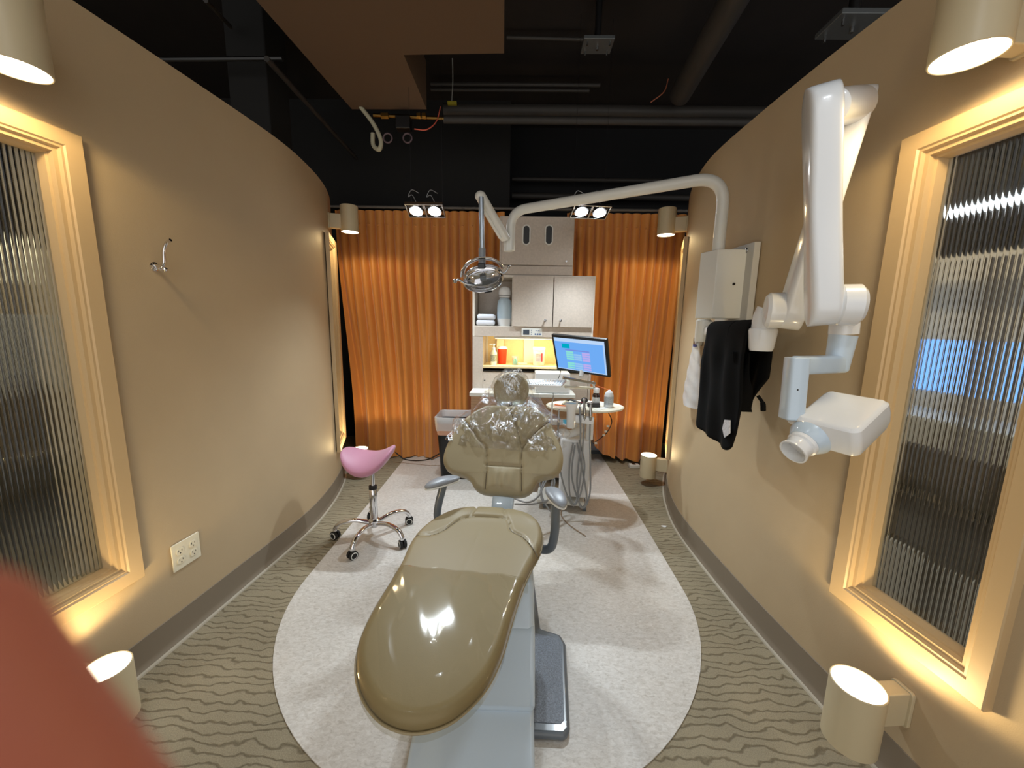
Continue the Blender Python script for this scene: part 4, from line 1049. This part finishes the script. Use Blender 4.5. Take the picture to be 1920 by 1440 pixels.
tag(o, 'black lead apron draped over the horizontal x-ray arm', 'apron')
Wd = (p1-p0).normalized(); sd_ = V3((0,0,1)).cross(Wd).normalized(); sd_ = -sd_ if sd_.x > 0 else sd_
def lab(a, b): return p0+Wd*(((p1-p0).length)*a)+sd_*.062+V3((0, 0, -b))
q = [lab(.84, .355), lab(.93, .345), lab(.95, .395), lab(.87, .425), lab(.82, .395)]
MB().loft([q, [p+sd_*.003 for p in q]]).build('care_label', mat('white_label', (200, 200, 204), .6, var=.3, scale=300), o)
# thyroid collar hanging behind
mb = MB()
def collar(i, j):
    a = at(1400, 662, 1.46); w = interp([(0, .070), (.3, .085), (.6, .095), (.8, .06), (.93, .02), (1, .01)], j)
    return V3((a.x+.012+.03*sin(i*4+j*3)*(.4+j), 1.46+.05-.0-(i-.5)*w*.6, a.z-.235*j)) + V3(((i-.5)*w*.75+.03*j, 0, 0))
mb.grid(collar, 16, 30)
o = mb.build('thyroid_collar', APRON, smooth=80, solid=.008); tag(o, 'black thyroid collar hanging beside the lead apron under the white collar joint', 'collar')
mb = MB().tube(spline([at(1421, 742, 1.44), at(1430, 756, 1.43), at(1431, 770, 1.43)], 5), [.006]*5+[.009]*6, 8); mb.build('tie', APRON, o)
# clear pouch on the wall
pc = thing('vinyl_pouch', 'clear vinyl pouch hanging on the tan wall beside the black apron', 'pouch', (1.06, 2.32, 1.1))
mb = MB(); rings = []
for j in range(21):
    t = j/20; z = at(1300, 640+122*t, 2.32).z; w = .026+.075*min(1, t*1.3)**.8*(1 if t < .93 else .85)
    rings.append([V3((1.060-.026*cos(a)*(.4+.7*t)+.003*sin(t*30+a*3), 2.325+w*sin(a)+.0, z)) for a in [2*pi*i/24 for i in range(24)]])
mb.loft(rings); mb.build('pouch_body', POUCH, pc, smooth=60)
MB().cbox((1.045, 2.31, at(1306, 648, 2.31).z), (.006, .035, .014)).build('blue_clip', mat('navy_clip', (40, 50, 100), .4), pc)
MB().box((1.05, 2.30, at(1305, 648, 2.32).z), (1.088, 2.35, at(1305, 634, 2.32).z)).build('hanging_tab', STEEL, pc, bevel=.003)

# ------------------------------------------------------------------ delivery cart beside the chair back
u = thing('delivery_cart', 'white dental delivery cart with instrument bar beside the chair back', 'dental cart', (.43, 2.72, 0))
zt_ = at(1085, 824, 2.60).z; zb_ = .12
x0_, x1_ = at(1052, 900, 2.60).x, at(1108, 900, 2.60).x
Rz = Matrix.Translation((.43, 2.72, 0)) @ Matrix.Rotation(radians(-7), 4, 'Z') @ Matrix.Translation((-.43, -2.72, 0))
MB().box((x0_, 2.60, zb_), (x1_, 2.82, zt_)).xf(Rz).build('cabinet', WHITE, u, bevel=.022, seg=4)
MB().box((x0_-.16, 2.62, .045), (x1_-.02, 2.84, .085)).xf(Rz).build('base_frame', WHITE2, u, bevel=.015, seg=3)
for dx, dy in ((-.13, .04), (-.13, .20), (.16, .04), (.16, .20)):
    MB().cyl((x0_+dx+.02, 2.62+dy, .022), (x0_+dx+.045, 2.62+dy, .022), .022, 20).xf(Rz).build('caster', GREYT, u)
zt2 = at(1105, 792, 2.62).z
a = at(1097, 830, 2.63); b = at(1111, 830, 2.63)
MB().box((a.x, 2.62, zt_-.01), (b.x, 2.67, zt2)).build('side_post', WHITE, u, bevel=.006)
c = at(1079, 823, 2.70); MB().lathe([(.034, zt_-.004), (.034, zt_+.006), (.026, zt_+.014), (.026, at(1079, 796, 2.70).z)], (c.x, 2.72, 0), n=28).build('round_post', WHITE, u)
# bars
zbar = at(1095, 787, 2.50).z
MB().tube([at(1066, 783, 2.50), at(1113, 789, 2.485)], .017, 16, flat=1.5, e=4).build('instrument_bar', WHITE, u, bevel=.003)
MB().tube([at(1066, 791, 2.54), at(1028, 791, 2.60)], .016, 16, flat=1.3, e=4).build('instrument_bar', WHITE, u, bevel=.003)
MB().tube([at(1060, 815, 2.56), at(1075, 812, 2.58), at(1090, 805, 2.64)], .022, 16, flat=1.2).build('bar_bracket', WHITE, u)
cc = at(1070, 770, 2.50)
MB().lathe([(.024, at(1070, 800, 2.5).z), (.028, at(1070, 798, 2.5).z), (.030, at(1070, 768, 2.5).z), (.042, at(1070, 757, 2.5).z), (.042, at(1070, 754, 2.5).z), (.036, at(1070, 755, 2.5).z), (.02, at(1070, 772, 2.5).z)], (cc.x, 2.475, 0), n=32, caps=False).build('cup_holder', WHITE, u)
MB().lathe([(.001, at(1070, 756, 2.5).z+.001), (.036, at(1070, 756, 2.5).z+.001)], (cc.x, 2.475, 0), n=24, caps=False).build('blue_liner', mat('sky_blue', (150, 200, 232), .5), u)
MB().cbox(at(1059, 791, 2.49), (.026, .01, .03)).build('blue_switch', mat('cyan_switch', (90, 190, 230), .4), u, bevel=.003)
MB().ball(at(1056, 812, 2.54), (.05, .04, .03)).build('valve_housing', WHITE, u)
# tray
zt3 = .782
ca = at(1094, 760, 2.68); 
def oval(kx, ky, z): return [V3((.478+.275*kx*cos(2*pi*i/64), 2.685+.178*ky*sin(2*pi*i/64), z)) for i in range(64)]
tr = MB().loft([oval(.9, .86, zt3-.022), oval(.985, .98, zt3-.016), oval(1, 1, zt3-.004), oval(.985, .975, zt3), oval(.96, .93, zt3-.006), oval(.5, .5, zt3-.006), oval(.01, .01, zt3-.006)])
o = tr.build('instrument_tray', mat('cream_white_tray', (226, 222, 206), .35, coat=.2)); tag(o, 'oval cream tray on the delivery cart, crowded with small items', 'tray')
tz = zt3-.006
def on(px, py):
    p = atz(px, py, tz); Y = 2.54+(2.80-2.54)*max(0, min(1, (776-py)/32)); q = at(px, py, Y); return V3((q.x, Y, tz))
c = on(1117, 757); c = V3((min(c.x, .56), c.y, tz))
bottle('medicine_bottle', 'dark brown bottle with a white cap standing on the oval tray', 'bottle', c,
   [(.024, 0), (.026, .003), (.026, .080), (.022, .092), (.017, .098)], mat('brown_glass', (52, 26, 22), .12, coat=.4), [('cap', [(.021, .097), (.021, .126), (.018, .130), (.001, .131)], WHITE), ('paper_label', [(.0265, .02), (.0265, .066)], mat('bottle_label', (206, 210, 214), .6, var=.2, scale=140))])
c = on(1141, 760); c.x = min(c.x, .665)
bottle('spray_can', 'white spray can with a thin orange straw on the oval tray', 'spray can', c,
   [(.030, 0), (.032, .004), (.032, .085), (.024, .108), (.012, .114), (.010, .122), (.001, .124)], mat('white_can', (214, 218, 222), .35), [('print_band', [(.0325, .02), (.0325, .078)], mat('can_print', (160, 166, 172), .5, var=.3, scale=110, stretch=(1, 1, 3)))])
MB().tube([c+V3((0, 0, .122)), c+V3((-.09, .01, .15))], .002, 6).build('straw', mat('orange_straw', (214, 110, 60), .5), bpy.data.objects['spray_can'])
for pts, m, w, lb in ((((1032, 760), (1048, 757), (1062, 763), (1046, 767)), mat('pale_pink_paper', (226, 200, 190), .7), 0, 'pale pink paper slip on the oval tray near the cup holder'),
                  (((1070, 765), (1092, 755), (1100, 759), (1082, 771)), WHITE2, 0, 'white paper slip on the tray between the handpieces'),
                  (((1112, 771), (1134, 759), (1142, 763), (1122, 776)), WHITE2, 0, 'white paper slip on the tray in front of the spray can')):
    Q = [on(*p) for p in pts]; tag(MB().loft([Q, [p+V3((0, 0, .0015)) for p in Q]]).build('paper_slip', m, smooth=0), lb, 'paper')
tag(MB().tube([on(1040, 758)+V3((0, 0, .006)), on(1064, 763)+V3((0, 0, .006))], .005, 10).build('orange_pen', mat('orange_pen', (226, 120, 60), .4)), 'orange pen lying near the cup holder on the oval tray', 'pen')
S = spline([on(1055, 754), on(1062, 748)+V3((0, 0, .015)), on(1070, 745)+V3((0, 0, .022)), on(1082, 748)+V3((0, 0, .012)), on(1090, 752)+V3((0, 0, .006))], 6)
e = tag(MB().tube(S, .010, 10, flat=.7).build('goggles', BLACKP), 'black dental goggles lying on the oval tray', 'goggles')
MB().tube(spline([on(1056, 756)+V3((0, 0, .01)), on(1060, 751)+V3((0, -.01, .02)), on(1066, 750)+V3((0, 0, .012))], 5), .006, 8).build('clear_rim', mat('pale_lens', (190, 184, 160), .2), e)
tag(MB().ball(on(1096, 746)+V3((0, 0, .022)), (.026, .022, .022)).build('cotton_brush', BLACKR), 'round black brush head behind the handpieces on the tray', 'brush')
tag(MB().tube([on(1078, 743)+V3((0, 0, .008)), on(1092, 748)+V3((0, 0, .008))], .006, 8).build('dental_probe', mat('maroon', (130, 40, 60), .4)), 'maroon instrument handle beside the black brush head', 'instrument')
tag(MB().box(tuple(on(1102, 762)+V3((0, -.005, .0005))), tuple(on(1102, 762)+V3((.085, .035, .028)))).build('instrument_box', mat('dark_box', (40, 34, 38), .4), bevel=.003), 'small dark box in front of the brown bottle on the tray', 'box')

# handpieces with their hoses
HB = at(1080, 870, 2.60)
def hose(P): return MB().tube(spline(P, 10), .0058, 10)
def handpiece(top, barpt, r, label, path, m=STEEL, thin=False, Y=2.475):
    T = at(*top, Y); B = at(*barpt, Y-.0)
    e = thing('handpiece', label, 'handpiece', B, group='handpieces on the delivery cart')
    d = T-B
    MB().tube([B-d*.25, B, B+d*.45, B+d*.5, B+d*.9, T], [r*.8, r, r, r*.8, r*.75, r*.5], 14).build('body', m, e)
    if thin:
        MB().tube(spline([T, T+V3((.004, 0, .03)), T+V3((.001, -.01, .055))], 5), [r*.5]*5+[r*.35]*6, 10).build('tip', STEEL, e)
    else:
        MB().ball(T+V3((.0, -.004, .004)), (r*.75, r*1.1, r*.75)).build('tip', CHROME, e)
    hose([B-d*.25]+[at(*p[:2], p[2]) for p in path]).build('hose', HOSEM, e)
handpiece((1095, 750), (1096, 778), .011, 'steel handpiece standing tallest in the instrument bar beside the cup holder', [(1094, 820, 2.52), (1090, 880, 2.50), (1083, 930, 2.48), (1077, 945, 2.48), (1068, 925, 2.50), (1068, 870, 2.52), (1075, 830, 2.56)])
handpiece((1108, 757), (1107, 782), .0115, 'short steel handpiece at the outer end of the instrument bar', [(1106, 830, 2.52), (1107, 880, 2.49), (1106, 925, 2.47), (1096, 951, 2.47), (1085, 940, 2.48), (1072, 890, 2.52), (1078, 835, 2.56)])
handpiece((1048, 770), (1047, 792), .010, 'slim steel handpiece in the near bar close to the chair back', [(1046, 830, 2.54), (1050, 880, 2.50), (1062, 925, 2.48), (1076, 948, 2.47), (1090, 920, 2.48), (1096, 870, 2.52), (1086, 825, 2.56)])
handpiece((1036, 752), (1033, 792), .0075, 'thin curved suction tip in the near bar beside the clear plastic bag', [(1032, 830, 2.56), (1036, 900, 2.52), (1046, 950, 2.50), (1040, 965, 2.50), (1020, 940, 2.55), (1012, 905, 2.62)], m=WHITE, thin=True)
handpiece((1087, 762), (1088, 786), .008, 'grey syringe handle sunk in the bar between two steel handpieces', [(1088, 840, 2.53), (1082, 900, 2.50), (1088, 950, 2.47), (1100, 935, 2.47), (1092, 880, 2.52), (1082, 830, 2.56)], m=GREYP)
for i, (P, lb) in enumerate((([(965, 935, 2.35), (990, 942, 2.3), (1010, 930, 2.4), (1022, 905, 2.55), (1030, 890, 2.6)], 'grey hose running over the floor from behind the chair to the cart, front one'),
          ([(965, 945, 2.3), (1000, 945, 2.35), (1030, 935, 2.45), (1040, 905, 2.55), (1036, 890, 2.6)], 'grey hose running over the floor from behind the chair to the cart, rear one'),
          ([(1020, 900, 2.6), (1013, 925, 2.5), (1020, 942, 2.45), (1028, 935, 2.45), (1036, 900, 2.55)], 'grey hose hanging in a tight loop between chair back and cart'))):
    pts = [at(*p[:2], p[2]) for p in P]; pts = [V3((p.x, p.y, max(p.z, .012))) for p in pts]
    tag(MB().tube(spline(pts, 8), .0058, 8).build('floor_hose', HOSEM), lb, 'hose', 'hoses between chair and cart')
def floorwire(pts, r, m, name, label, cat):
    P = []
    for px, py in pts: p = atz(px, py, .004+r+.0005); P.append(p)
    tag(MB().tube(spline(P, 8), r, 8).build(name, m), label, cat)
floorwire([(1062, 935), (1052, 960), (1058, 975), (1075, 990), (1098, 1005)], .004, mat('tan_tube', (150, 128, 104), .5), 'floor_tube', 'thin tan tube curling on the floor beside the armrest', 'tube')
# monitor on its arm
Mm = Matrix.Translation((.408, 2.566, 1.144)) @ Matrix.Rotation(-.693, 4, 'Z') @ Matrix.Rotation(.391, 4, 'X') @ Matrix.Rotation(.047, 4, 'Y')
mo = thing('monitor', 'black computer monitor showing a blue chart page, tilted above the tray', 'monitor', (.408, 2.566, 1.144)); mo.matrix_world = Mm
MB().box((-.205, 0, -.135), (.205, .025, .135)).build('housing', BLACKP, mo, local=True, bevel=.004)
MB().box((-.14, .025, -.09), (.14, .045, .09)).build('rear_cover', BLACKP, mo, local=True, bevel=.01)
def scr(x0, z0, x1, z1, d, rgb, s=1.0, nm='screen_panel'):
    k = MB().add([(x0, -.0012-d, z0), (x1, -.0012-d, z0), (x1, -.0012-d, z1), (x0, -.0012-d, z1)], [(0,1,2,3)])
    return k, glow(nm, s2l(rgb), s)
sw, sh = .188, .118
k, g_ = scr(-sw, -sh, sw, sh, 0, (112, 172, 244)); scn = k.build('screen', g_, mo, local=True, smooth=0)
k, g_ = scr(-sw, sh-.026, sw, sh, .0003, (188, 214, 246)); k.build('title_bar', g_, scn, local=True, smooth=0)
k, g_ = scr(-sw, -sh, sw, -sh+.007, .0003, (176, 206, 244)); k.build('task_bar', g_, scn, local=True, smooth=0)
k, g_ = scr(sw-.012, -sh, sw, sh-.026, .0003, (176, 206, 244)); k.build('scroll_bar', g_, scn, local=True, smooth=0)
k, g_ = scr(-sw+.012+.045, .045, -sw+.012+.105, .078, .0004, (0, 170, 196)); k.build('teal_box', g_, scn, local=True, smooth=0)
for c0, col in ((-.105, (140, 222, 214)), (-.045, (150, 196, 240)), (.018, (186, 172, 236))):
    for r0, h in ((.018, .014), (.001, .014), (-.016, .014), (-.033, .014), (-.066, .014), (-.083, .014), (-.100, .012)):
        if c0 == -.045 and r0 > .01: continue
        k, g_ = scr(c0, r0-h/2, c0+.058, r0+h/2, .0004, col); k.build('chart_cell', g_, scn, local=True, smooth=0)
k, g_ = scr(-.11, .030, .075, .038, .0004, (120, 140, 220)); k.build('header_row', g_, scn, local=True, smooth=0)
ar = thing('monitor_stand', 'silver monitor and keyboard arm rising from the delivery cart', 'arm', (.5, 2.68, .75))
MB().tube([at(1092, 690, 2.62), at(1090, 706, 2.60)], .016, 14, flat=1).build('neck', WHITE2, ar)
MB().tube([at(1056, 708, 2.58), at(1116, 719, 2.66)], .010, 14, flat=1.0, e=4).build('cross_bar', STEEL, ar)
MB().tube(bend([at(1060, 725, 2.52), at(1120, 728, 2.80), at(1122, 748, 2.82)], .05, 6), .0095, 14).build('curved_tube', mat('cream_tube', (206, 200, 180), .3), ar)
MB().tube([at(1112, 716, 2.66), at(1119, 748, 2.82)], .008, 12).build('upright', STEEL, ar)
kb = thing('keyboard', 'white keyboard with clear cover on a small shelf below the monitor', 'keyboard', at(1020, 722, 2.5))
ka, kb_, kc, kd = at(980, 715, 2.62), at(1062, 716, 2.60), at(1052, 727, 2.42), at(990, 725, 2.44)
MB().loft([[kd, kc, kb_, ka], [p+V3((0, 0, .014)) for p in (kd, kc, kb_, ka)]]).build('case', WHITE, kb, bevel=.003)
mb = MB()
for r in range(4):
    for q in range(14):
        def L4(s, t): return (kd.lerp(kc, s)).lerp(ka.lerp(kb_, s), t)+V3((0, 0, .0145))
        s0_, s1_, t0_, t1_ = (q+.15)/14.3+.01, (q+.85)/14.3+.01, (r+.15)/4.3+.03, (r+.85)/4.3+.03
        mb.add([L4(s0_, t0_), L4(s1_, t0_), L4(s1_, t1_), L4(s0_, t1_)]+[p+V3((0, 0, .004)) for p in (L4(s0_, t0_), L4(s1_, t0_), L4(s1_, t1_), L4(s0_, t1_))], [(0,1,5,4),(1,2,6,5),(2,3,7,6),(3,0,4,7),(4,5,6,7)])
mb.build('keys', mat('pale_keys', (206, 210, 214), .4), kb, smooth=0)
# black cable with white clips by the swept curtain
S = spline([at(1140, 772, 2.75), at(1147, 790, 2.75), at(1140, 808, 2.75), at(1128, 820, 2.76), at(1112, 832, 2.76)], 8)
cb = tag(MB().tube(S, .0035, 8).build('black_cable', BLACKP), 'black cable with white clips looping under the tray against the curtain', 'cable')
for px, py in ((1140, 799), (1136, 809), (1132, 816), (1117, 831)): MB().cbox(at(px, py, 2.748), (.020, .012, .014)).build('cable_clip', WHITE2, cb, bevel=.003)
tag(MB().tube(spline([at(741, 848, 3.5), at(762, 862, 3.5), at(800, 862, 3.45), at(832, 846, 3.42)], 8), .006, 8).build('floor_cable', BLACKP), 'black cable sagging along the curtain hem toward the bin', 'cable')
tag(MB().tube(spline([at(1052, 690, 2.6), at(1050, 702, 2.62), at(1044, 716, 2.62)], 5), .0022, 6).build('monitor_cable', BLACKP), 'thin black cable dropping from the monitor to the keyboard', 'cable')
c = atz(1245, 987, .002); tag(MB().prism([(c.x+.018*cos(a)*(1+.3*sin(3*a)), c.y+.012*sin(a)) for a in [2*pi*i/10 for i in range(10)]], .003, Matrix.Translation((0, 0, .0005))).build('paper_scrap', WHITE), 'tiny white scrap lying on the brown carpet strip', 'scrap')

# ------------------------------------------------------------------ what the reeded windows look onto
def neighbour(s):
    X = s*2.75; far = lambda py: interp([(0, 0)], 0)
    def bx(name, x0, x1, y0, y1, z0, z1, m, label=None, cat=None, kind=None, bevel=.004):
        o = MB().box((min(s*x0, s*x1), y0, z0), (max(s*x0, s*x1), y1, z1)).build(name, m, bevel=bevel)
        return tag(o, label, cat, kind=kind)
    for k in range(7):  # added posts, put there to give the ribbed glass light and dark stripes
        yk = .95+.36*k
        tag(MB().box((min(s*2.50, s*2.56), yk, 0), (max(s*2.50, s*2.56), yk+.13, 1.62)).build('stripe_post', mat('dark_post', (70, 62, 52), .5), bevel=.003),
            'one of the added dark posts giving light and dark bands beyond the window %s' % ('by the x-ray arm' if s > 0 else 'beside the coat hook'), 'post', 'dark posts beyond the window %s' % ('by the x-ray arm' if s > 0 else 'beside the coat hook'))
    side = 'x-ray' if s > 0 else 'coat hook'
    bx('wall_neighbour', 3.3, 3.4, .2, 4.4, 0, 1.69 if s > 0 else 1.75, mat('neighbour_wall', (206, 188, 158), .6), kind='structure')
    if s > 0:
        bx('ceiling_light_strip', 2.9, 2.98, .6, 3.6, 1.84, 1.865, glow('strip_glow', (.9, .94, 1), 4), 'long white light strip seen blurred at the top of the reeded window beside the x-ray arm', 'ceiling light')
        bx('wall_display', 2.9, 2.95, 1.7, 2.9, 1.08, 1.31, glow('blue_screen', (.18, .42, .95), 1.6), 'blue screen seen blurred through the reeded window beside the x-ray arm', 'screen')
        bx('neighbour_counter', 2.6, 3.2, 1.2, 3.4, .86, .98, WHITE2, 'white counter seen blurred through the window beside the x-ray arm', 'counter')
        bx('neighbour_cabinet', 2.7, 3.2, 1.2, 3.4, .41, .855, mat('dark_brown_front', (112, 106, 98), .4), 'dark cabinet under the white counter, seen through the window by the x-ray arm', 'cabinet')
        bx('cabinet_handle', 2.67, 2.695, 1.3, 3.3, .62, .66, CHROME, 'chrome rail on the dark cabinet front beyond the window', 'rail')
        bx('pale_panel', 2.62, 2.66, .9, 3.6, .05, .40, mat('pale_panel', (214, 214, 212), .5), 'pale low panel seen blurred beyond the window by the x-ray arm', 'panel')
        bx('floor_neighbour', 1.9, 3.3, .6, 3.8, .001, .006, mat('pale_grey_floor', (206, 204, 200), .5), kind='structure', bevel=0)
    else:
        bx('lit_picture', 2.60, 2.63, 1.95, 2.40, 1.52, 1.76, glow('cream_glow', (1, .86, .55), 1.3), 'small glowing cream panel seen blurred through the window beside the coat hook', 'light panel')
        bx('neighbour_cabinet', 2.6, 3.1, 1.0, 3.2, .95, 1.35, mat('pale_front', (226, 226, 220), .4), 'pale cabinet seen blurred through the window beside the coat hook', 'cabinet')
        bx('neighbour_counter', 2.5, 3.1, 1.0, 3.2, .62, .70, STEEL, 'shiny counter edge seen blurred through the window beside the coat hook', 'counter')
        bx('lower_cabinet', 2.6, 3.1, 1.0, 3.2, 0.05, .61, mat('grey_blue_front', (92, 98, 108), .5), 'blue-grey cabinet under the shiny counter beyond the window by the coat hook', 'cabinet')
    e = thing('neighbour_fill_lamp', 'added fill lamp over the next bay on the %s side' % side, 'ceiling light', (s*1.85, 1.5, 2.9))
    MB().lathe([(.06, 0), (.07, .02), (.07, .10), (.02, .12)], (s*1.85, 1.5, 2.9), n=24, caps=False).build('shade', LAMPM, e)
    light('bulb_light', 'SPOT', (0, 0, 0), (s*.42, .25, -1), 85 if s > 0 else 80, (1, .9, .74), .05, 130, .6, e)  # unseen lamp added to brighten what shows through the reeded window
neighbour(1); neighbour(-1)

# ------------------------------------------------------------------ hand that holds the camera, its fingertip in view
MC = cam.matrix_world @ Matrix.Translation((-.0016, -.0012, 0))
def hand():
    F = lambda P: [MC @ V3(p) for p in P]
    mb = MB()
    def finger(P, r): mb.tube(spline(F(P), 6), [interp(r, i/(len(P)-1)/6) for i in range(6*(len(P)-1)+1)], 18)
    def cap(P, r): mb.ball(MC @ V3(P), r, n=18, k=12)
    fin = [[(-.0436, -.0200, -.0280), (-.0292, -.0430, -.0270), (-.010, -.066, -.016), (.008, -.098, .012)]]
    for k, (dx, dz) in enumerate(((.012, .012), (.022, .028), (.03, .044))):
        fin.append([(-.004+dx, -.060-.006*k, .010+dz), (-.014+dx, -.074-.004*k, -.004+dz), (-.004+dx, -.088, -.008+dz), (.014+dx*.4, -.106, .012+dz*.8)])
    for f in fin: finger(f, [(0, .0080), (.25, .0090), (.6, .0096), (1, .011)]); cap(f[0], .0081)
    finger([(.052, -.066, .004), (.054, -.086, .012), (.048, -.110, .024)], [(0, .0095), (.5, .0105), (1, .013)]); cap((.052, -.066, .004), .0096)
    mb.tube(F([(.016, -.098, .022), (.024, -.125, .030), (.032, -.155, .040), (.040, -.185, .052)]), [.030, .037, .034, .027], 24, flat=.55, up=FW)
    mb.tube(F([(.040, -.180, .050), (.060, -.26, .10), (.09, -.38, .18)]), [.026, .033, .042], 24, flat=.85, up=FW)
    for p, r in (((.012, -.100, .018), .017), ((.024, -.105, .034), .016), ((.03, -.11, .046), .015), ((.045, -.115, .028), .015), ((.040, -.182, .051), .025)): cap(p, r)
    o = mb.build('hand', SKIN, smooth=180)
    r = o.modifiers.new('remesh', 'REMESH'); r.mode = 'VOXEL'; r.voxel_size = .0018; r.use_smooth_shade = True
    s = o.modifiers.new('smooth', 'SMOOTH'); s.factor = .5; s.iterations = 6
    tag(o, 'reddish blurred fingertip of a person\'s hand held right before the room view', 'hand')
hand()
